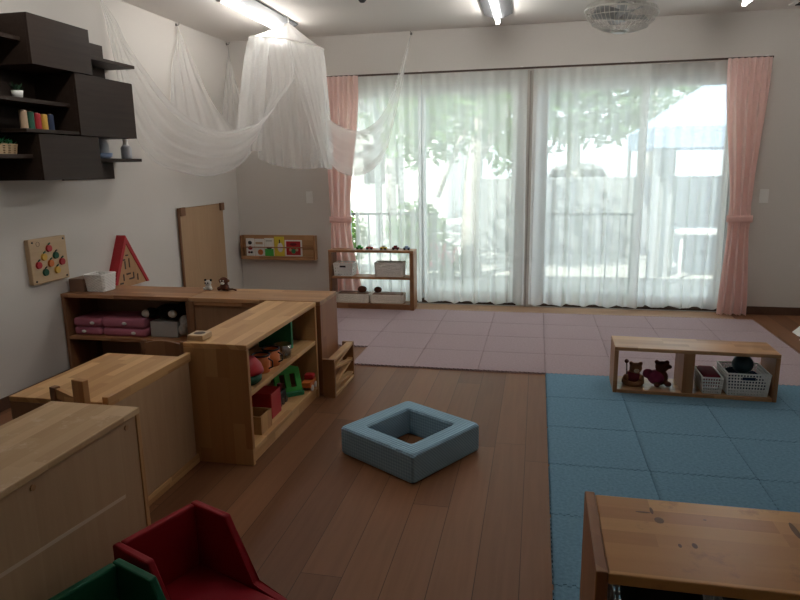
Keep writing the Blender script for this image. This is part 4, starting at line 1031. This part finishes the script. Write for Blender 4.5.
bs = thing('mesh_basket', 'larger white basket of dark blue cloths in the low shelf', 'basket', (1.15, -.21, HZ))
lat_basket(bs, 1.03, 1.262, -.325, -.085, HZ+.002, HZ+.135, 14, 12, 7, M['basketw'], .010, .62)
part(bs, 'handle_slot', M['navy'], B(1.11, 1.18, -.3262, -.3235, HZ+.100, HZ+.118, bev=0), 'dark slot handle')
m = MB().box(1.045, 1.247, -.31, -.10, HZ+.03, HZ+.098, bev=.02, seg=3)
for k in range(6): m.sph((1.08+random.uniform(0, .13), -.25+random.uniform(0, .12), HZ+.100), .034, (1.2, 1, .6), 10)
solo('navy_cloth', 'crumpled navy blue cloth filling the larger white basket', 'cloth', M['navy'], m, (1.15, -.2, HZ+.03), True, mods=[REM(.01)])
solo('blue_ball', 'dark blue-green ball on the cloths of the larger basket', 'ball', M['ball'], MB().sph((1.135, -.22, HZ+.168), .058, seg=24), (1.135, -.22, HZ+.12), True)

# white cloth at the right edge
m = MB()
def wc(u, v):
    a = 2*PI*u; z = lerp(.27, .0, v)
    r = .09 + .10*abs(v-.45)*2 + .035*math.sin(a*5+v*2)*v + .015*math.sin(a*9)
    return V((2.17 + r*math.cos(a), 1.28 + r*math.sin(a), MT*0 + z))
m.grid(wc, 60, 16, cu=True); m.bm.faces.new([m.bm.verts.new(wc(k/60, 0)) for k in range(60)])
bmesh.ops.remove_doubles(m.bm, verts=m.bm.verts[:], dist=.0005)
solo('cloth_bag', 'white cloth bag gathered at the middle on the floor at right edge', 'bag', M['plushw'], m, (2.17, 1.28, 0), True)

# ------------------------------------------------------------------ outdoors
GZ = -.12
o = struct('ground', M['ground'], B(-30, 30, YB+.2, 60, GZ-.2, GZ, bev=0))
def railing(x0, x1, label, y=3.0, zt=.86):
    t = thing('railing', label, 'railing', ((x0+x1)/2, y, GZ), group='terrace railings')
    part(t, 'top_rail', M['railm'], B(x0, x1, y-.02, y+.02, zt-.03, zt)); part(t, 'bottom_rail', M['railm'], B(x0, x1, y-.015, y+.015, GZ+.08, GZ+.11))
    n = int((x1-x0)/.125)
    for k in range(n+1):
        x = x0 + .01 + (x1-x0-.02)*k/n; z0 = GZ if k in (0, n) else GZ+.1101
        part(t, 'post' if k in (0, n) else 'baluster', M['railm'], MB().cyl((x, y, z0), (x, y, zt-.0301), .016 if k in (0, n) else .009, seg=8))
railing(-2.9, -1.22, 'grey metal terrace railing seen through the left sheer curtain')
railing(-.12, .92, 'grey metal terrace railing seen through the sheer of right window')
solo('block_wall', 'low grey block wall across the yard behind the sheer curtains', 'wall', M['block'], B(-1.2, 9, 7.0, 7.15, GZ, 1.15, bev=.01), (4, 7, GZ))
def leaves(m, c, r, n, size, rnd):
    for _ in range(n):
        d = V((rnd.gauss(0, 1), rnd.gauss(0, 1), rnd.gauss(0, 1))).normalized()*(rnd.random()**.4)
        p = V(c) + V((d.x*r[0], d.y*r[1], d.z*r[2])); a = V((rnd.gauss(0, 1), rnd.gauss(0, 1), rnd.gauss(0, 1))).normalized()
        b = a.orthogonal().normalized(); s = size*rnd.uniform(.6, 1.3)
        m.bm.faces.new([m.bm.verts.new(x) for x in (p-a*s, p+b*s*.45, p+a*s, p-b*s*.45)])
def tree(x, y, label, blobs, trunk, mk, n, seed, size=.10):
    t = thing('tree', label, 'tree', (x, y, GZ), group='yard trees'); rnd = random.Random(seed)
    for i, (pts, rr) in enumerate(trunk): part(t, 'trunk' if i == 0 else 'branch', M['bark'], MB().tube(pts, rr, 10), smooth=True)
    m = MB()
    for c_, r in blobs: leaves(m, c_, r, int(n*r[0]*r[2]), size, rnd)
    q = part(t, 'crown', M[mk], m); q['kind'] = 'stuff'
tree(-.95, 4.5, 'pale-trunked leafy tree right outside the left window', [((-1.6, 4.7, 2.7), (1.0, .9, .75)), ((-.6, 4.8, 2.6), (1.0, .9, .8)), ((-1.1, 4.6, 2.0), (.8, .7, .35)), ((-.35, 4.9, 1.9), (.5, .5, .5)), ((-1.0, 4.6, 3.5), (1.3, 1, .8)), ((-1.75, 4.8, 1.75), (.45, .4, .45))],
     [([V((-.95, 4.5, GZ)), V((-.96, 4.5, .6)), V((-.93, 4.5, 1.3)), V((-.85, 4.55, 2.0)), V((-.8, 4.6, 2.8))], [.15, .125, .115, .09, .05]),
      ([V((-1.42, 4.55, .95)), V((-1.25, 4.55, 1.4)), V((-1.02, 4.6, 1.9))], [.03, .03, .04]), ([V((-.9, 4.52, 1.4)), V((-.6, 4.6, 1.9)), V((-.35, 4.7, 2.5))], [.06, .045, .03])], 'leaf1', 620, 3)
tree(.6, 8.2, 'broad grey-green tree behind the block wall through right window', [((-.1, 8.2, 2.6), (1.3, 1, .9)), ((1.0, 8.3, 2.9), (1.4, 1, 1.0)), ((.4, 8.2, 3.8), (1.8, 1, .9)), ((1.4, 8.2, 2.1), (.8, .8, .4)), ((-.1, 8.1, 1.9), (.9, .6, .4)), ((-.5, 8.1, 1.5), (.6, .5, .4)), ((.9, 8.1, 1.95), (.8, .5, .3))],
     [([V((.55, 8.2, GZ)), V((.55, 8.2, 1.2)), V((.5, 8.2, 2.6))], [.16, .13, .08])], 'leaf2', 420, 5, .13)
tree(2.2, 10.5, 'far tree behind the pale tent roof', [((2.3, 10.5, 3.3), (1.6, 1.2, 1.3)), ((3.9, 10.5, 3.6), (1.5, 1.2, 1.3))],
     [([V((2.2, 10.5, GZ)), V((2.2, 10.5, 1.6)), V((2.3, 10.5, 3.2))], [.15, .12, .07])], 'leaf1', 420, 9, .13)
tree(-3.2, 9.5, 'far pale tree beyond the pergola', [((-3.2, 9.5, 2.9), (1.5, 1, 1.0)), ((-2.2, 9.8, 2.2), (1.2, 1, .8))],
     [([V((-3.2, 9.5, GZ)), V((-3.2, 9.5, 1.4)), V((-3.1, 9.5, 2.7))], [.14, .11, .07])], 'leaf2', 380, 11, .13)
rnd = random.Random(21)
for (x, y, r, lb) in ((-2.95, 4.6, .55, 'low green shrub outside, behind the left railing'), (-1.8, 5.0, .45, 'low green shrub left of the pale tree trunk outside')):
    t = thing('shrub', lb, 'shrub', (x, y, GZ), group='yard shrubs'); m = MB(); leaves(m, (x, y, .38), (r, .4, .52), 900, .06, rnd)
    part(t, 'foliage', M['hedge'], m)['kind'] = 'stuff'; part(t, 'stem', M['bark'], MB().tube([V((x, y, GZ)), V((x+.02, y, .3))], .025, 6))
t = thing('flower_bush', 'small bush with pink flowers at the foot of the tree outside', 'flower bush', (-1.3, 4.3, GZ)); m = MB(); leaves(m, (-1.3, 4.3, .12), (.26, .2, .26), 300, .05, rnd)
part(t, 'foliage', M['hedge'], m)['kind'] = 'stuff'; m = MB()
for _ in range(24): m.sph((-1.3+rnd.uniform(-.2, .2), 4.08+rnd.uniform(-.05, .05), .2+rnd.uniform(-.12, .16)), .022, seg=6)
part(t, 'blossoms', M['petal'], m)['kind'] = 'stuff'
# pergola left
t = thing('pergola', 'pale slatted pergola outside at the left of the left window', 'pergola', (-2.6, 5.3, GZ))
for x in (-3.75, -2.67): part(t, 'post', M['perg'], B(x-.05, x+.05, 6.2, 6.3, GZ, 2.4))
part(t, 'beam', M['perg'], B(-4.7, -2.2, 6.19, 6.31, 2.401, 2.55)); part(t, 'beam', M['perg'], B(-4.7, -2.2, 8.0, 8.12, 2.401, 2.55))
part(t, 'cross_rail', M['perg'], B(-4.7, -2.7201, 6.22, 6.28, 1.52, 1.62)); part(t, 'cross_rail', M['perg'], B(-2.6199, -2.2, 6.22, 6.28, 1.52, 1.62))
for k in range(9): part(t, 'slat', M['perg'], B(-4.65+k*.3, -4.59+k*.3, 5.9, 8.4, 2.5505, 2.63))
for x in (-3.75, -2.67): part(t, 'post', M['perg'], B(x-.05, x+.05, 8.01, 8.11, GZ, 2.4))
# pop-up tent right
t = thing('pop_up_tent', 'pale blue pop-up tent outside behind the right sheer curtain', 'tent', (2.5, 5.0, GZ))
tx0, tx1, ty0, ty1 = 1.30, 3.9, 4.4, 6.8; pk = V((2.6, 5.6, 2.75))
cs = [V((tx0, ty0, 1.80)), V((tx1, ty0, 1.80)), V((tx1, ty1, 1.80)), V((tx0, ty1, 1.80))]
m = MB(); vs = [m.bm.verts.new(p) for p in cs]; ap = m.bm.verts.new(pk)
for k in range(4): m.bm.faces.new((vs[k], vs[(k+1) % 4], ap))
part(t, 'roof', M['tentc'], m, mods=[SOL(.01)])
m = MB(); m.grid(lambda u, v: cs[int(u*4+1e-6) % 4] + V((0, 0, -.005-.24*v)), 4, 3, cu=True); part(t, 'valance', M['tentc'], m, mods=[SOL(.006)])
for p in cs: part(t, 'leg', M['perg'], MB().cyl((p.x+(.03 if p.x < 2 else -.03), p.y+(.03 if p.y < 5 else -.03), GZ), (p.x+(.03 if p.x < 2 else -.03), p.y+(.03 if p.y < 5 else -.03), 1.78), .025, seg=8))
solo('storage_locker', 'tall narrow grey-green locker standing under the tent edge', 'locker', M['block'], B(1.43, 1.64, 4.75, 5.0, GZ, 1.62, bev=.01), (1.53, 4.87, GZ))
t = thing('yard_table', 'white table under the tent behind the right sheer curtain', 'table', (2.2, 4.9, GZ))
part(t, 'tabletop', M['housew'], B(1.70, 2.9, 4.6, 5.3, .46, .50))
for x in (1.74, 2.82):
    for y in (4.64, 5.22): part(t, 'leg', M['housew'], B(x, x+.04, y, y+.04, GZ, .4599))
# car
t = thing('parked_car', 'grey round-roofed car parked beyond the block wall', 'car', (.78, 11.8, GZ))
def carb(u, v):
    a = PI*u; w = .82*(1-.18*v*0); return V((0, 0, 0))
pr_ = [(-.80, .25), (-.84, .55), (-.80, .85), (-.66, 1.22), (-.52, 1.43), (-.25, 1.50), (.25, 1.50), (.52, 1.43), (.66, 1.22), (.80, .85), (.84, .55), (.80, .25)]
part(t, 'body', M['car'], MB().prism([(.78+x, GZ+z+.02) for x, z in pr_], 'y', 11.2, 13.0, bev=.04)); part(t, 'bonnet', M['car'], MB().prism([(.78+x, GZ+z) for x, z in ((-.80, .28), (-.83, .6), (-.74, .92), (.74, .92), (.83, .6), (.80, .28))], 'y', 10.3, 11.2, bev=.04))
part(t, 'windscreen', M['dark'], MB().prism([(.78+x, GZ+z) for x, z in ((-.70, .97), (-.56, 1.36), (.56, 1.36), (.70, .97))], 'y', 11.15, 11.199))
for x in (-.78, .58):
    for y in (10.7, 12.5): part(t, 'wheel', M['dark'], MB().cyl((.78+x, y, GZ+.3), (.98+x, y, GZ+.3), .3, seg=20))
for x in (-.6, .6): part(t, 'headlamp', M['white'], MB().sph((.78+x, 10.3, GZ+.72), .09, (1, .4, .8), 12), None, True)
# house across the yard
t = thing('neighbour_house', 'pale house across the yard beyond the pergola', 'house', (-6, 15, GZ))
part(t, 'wall', M['housew'], B(-11, -2.6, 14, 20, GZ, 3.1, bev=0)); part(t, 'roof', M['perg'], MB().prism([(13.5, 3.101), (20.5, 3.101), (17, 4.6)], 'x', -11.4, -2.2))
for x in (-9.5, -7, -4.5): part(t, 'window', M['dark'], B(x-.5, x+.5, 13.97, 13.999, .9, 2.0, bev=0))

# ------------------------------------------------------------------ light
w = bpy.data.worlds.new('sky'); sc.world = w; w.use_nodes = True
bg = w.node_tree.nodes['Background']; bg.inputs[0].default_value = (.86, .94, 1.0, 1); bg.inputs[1].default_value = 1.55
sun = bpy.data.lights.new('sun', 'SUN'); sun.energy = 7.0; sun.angle = .02; sun.color = (1, .95, .86)
so = bpy.data.objects.new('sun', sun); COL.objects.link(so)
so.rotation_euler = V((.35, .52, -.85)).to_track_quat('-Z', 'Y').to_euler()

# ------------------------------------------------------------------ camera
cam = bpy.data.cameras.new('camera'); co = bpy.data.objects.new('camera', cam); COL.objects.link(co)
cam.sensor_width = 36; cam.lens = 639.28*36/800; cam.clip_start = .02; cam.clip_end = 200
r = V((.97822, .20700, -.01516)); u = V((-.02807, .20432, .97850)); f = V((-.20565, .95677, -.20568))
mw = Matrix((( r.x, u.x, -f.x, -.08844), (r.y, u.y, -f.y, -4.20503), (r.z, u.z, -f.z, 1.38756), (0, 0, 0, 1)))
co.matrix_world = mw
sc.camera = co
vs_ = sc.view_settings; vs_.view_transform = 'Standard'; vs_.look = 'None'; vs_.gamma = 1; vs_.use_curve_mapping = False; vs_.exposure = 1.05
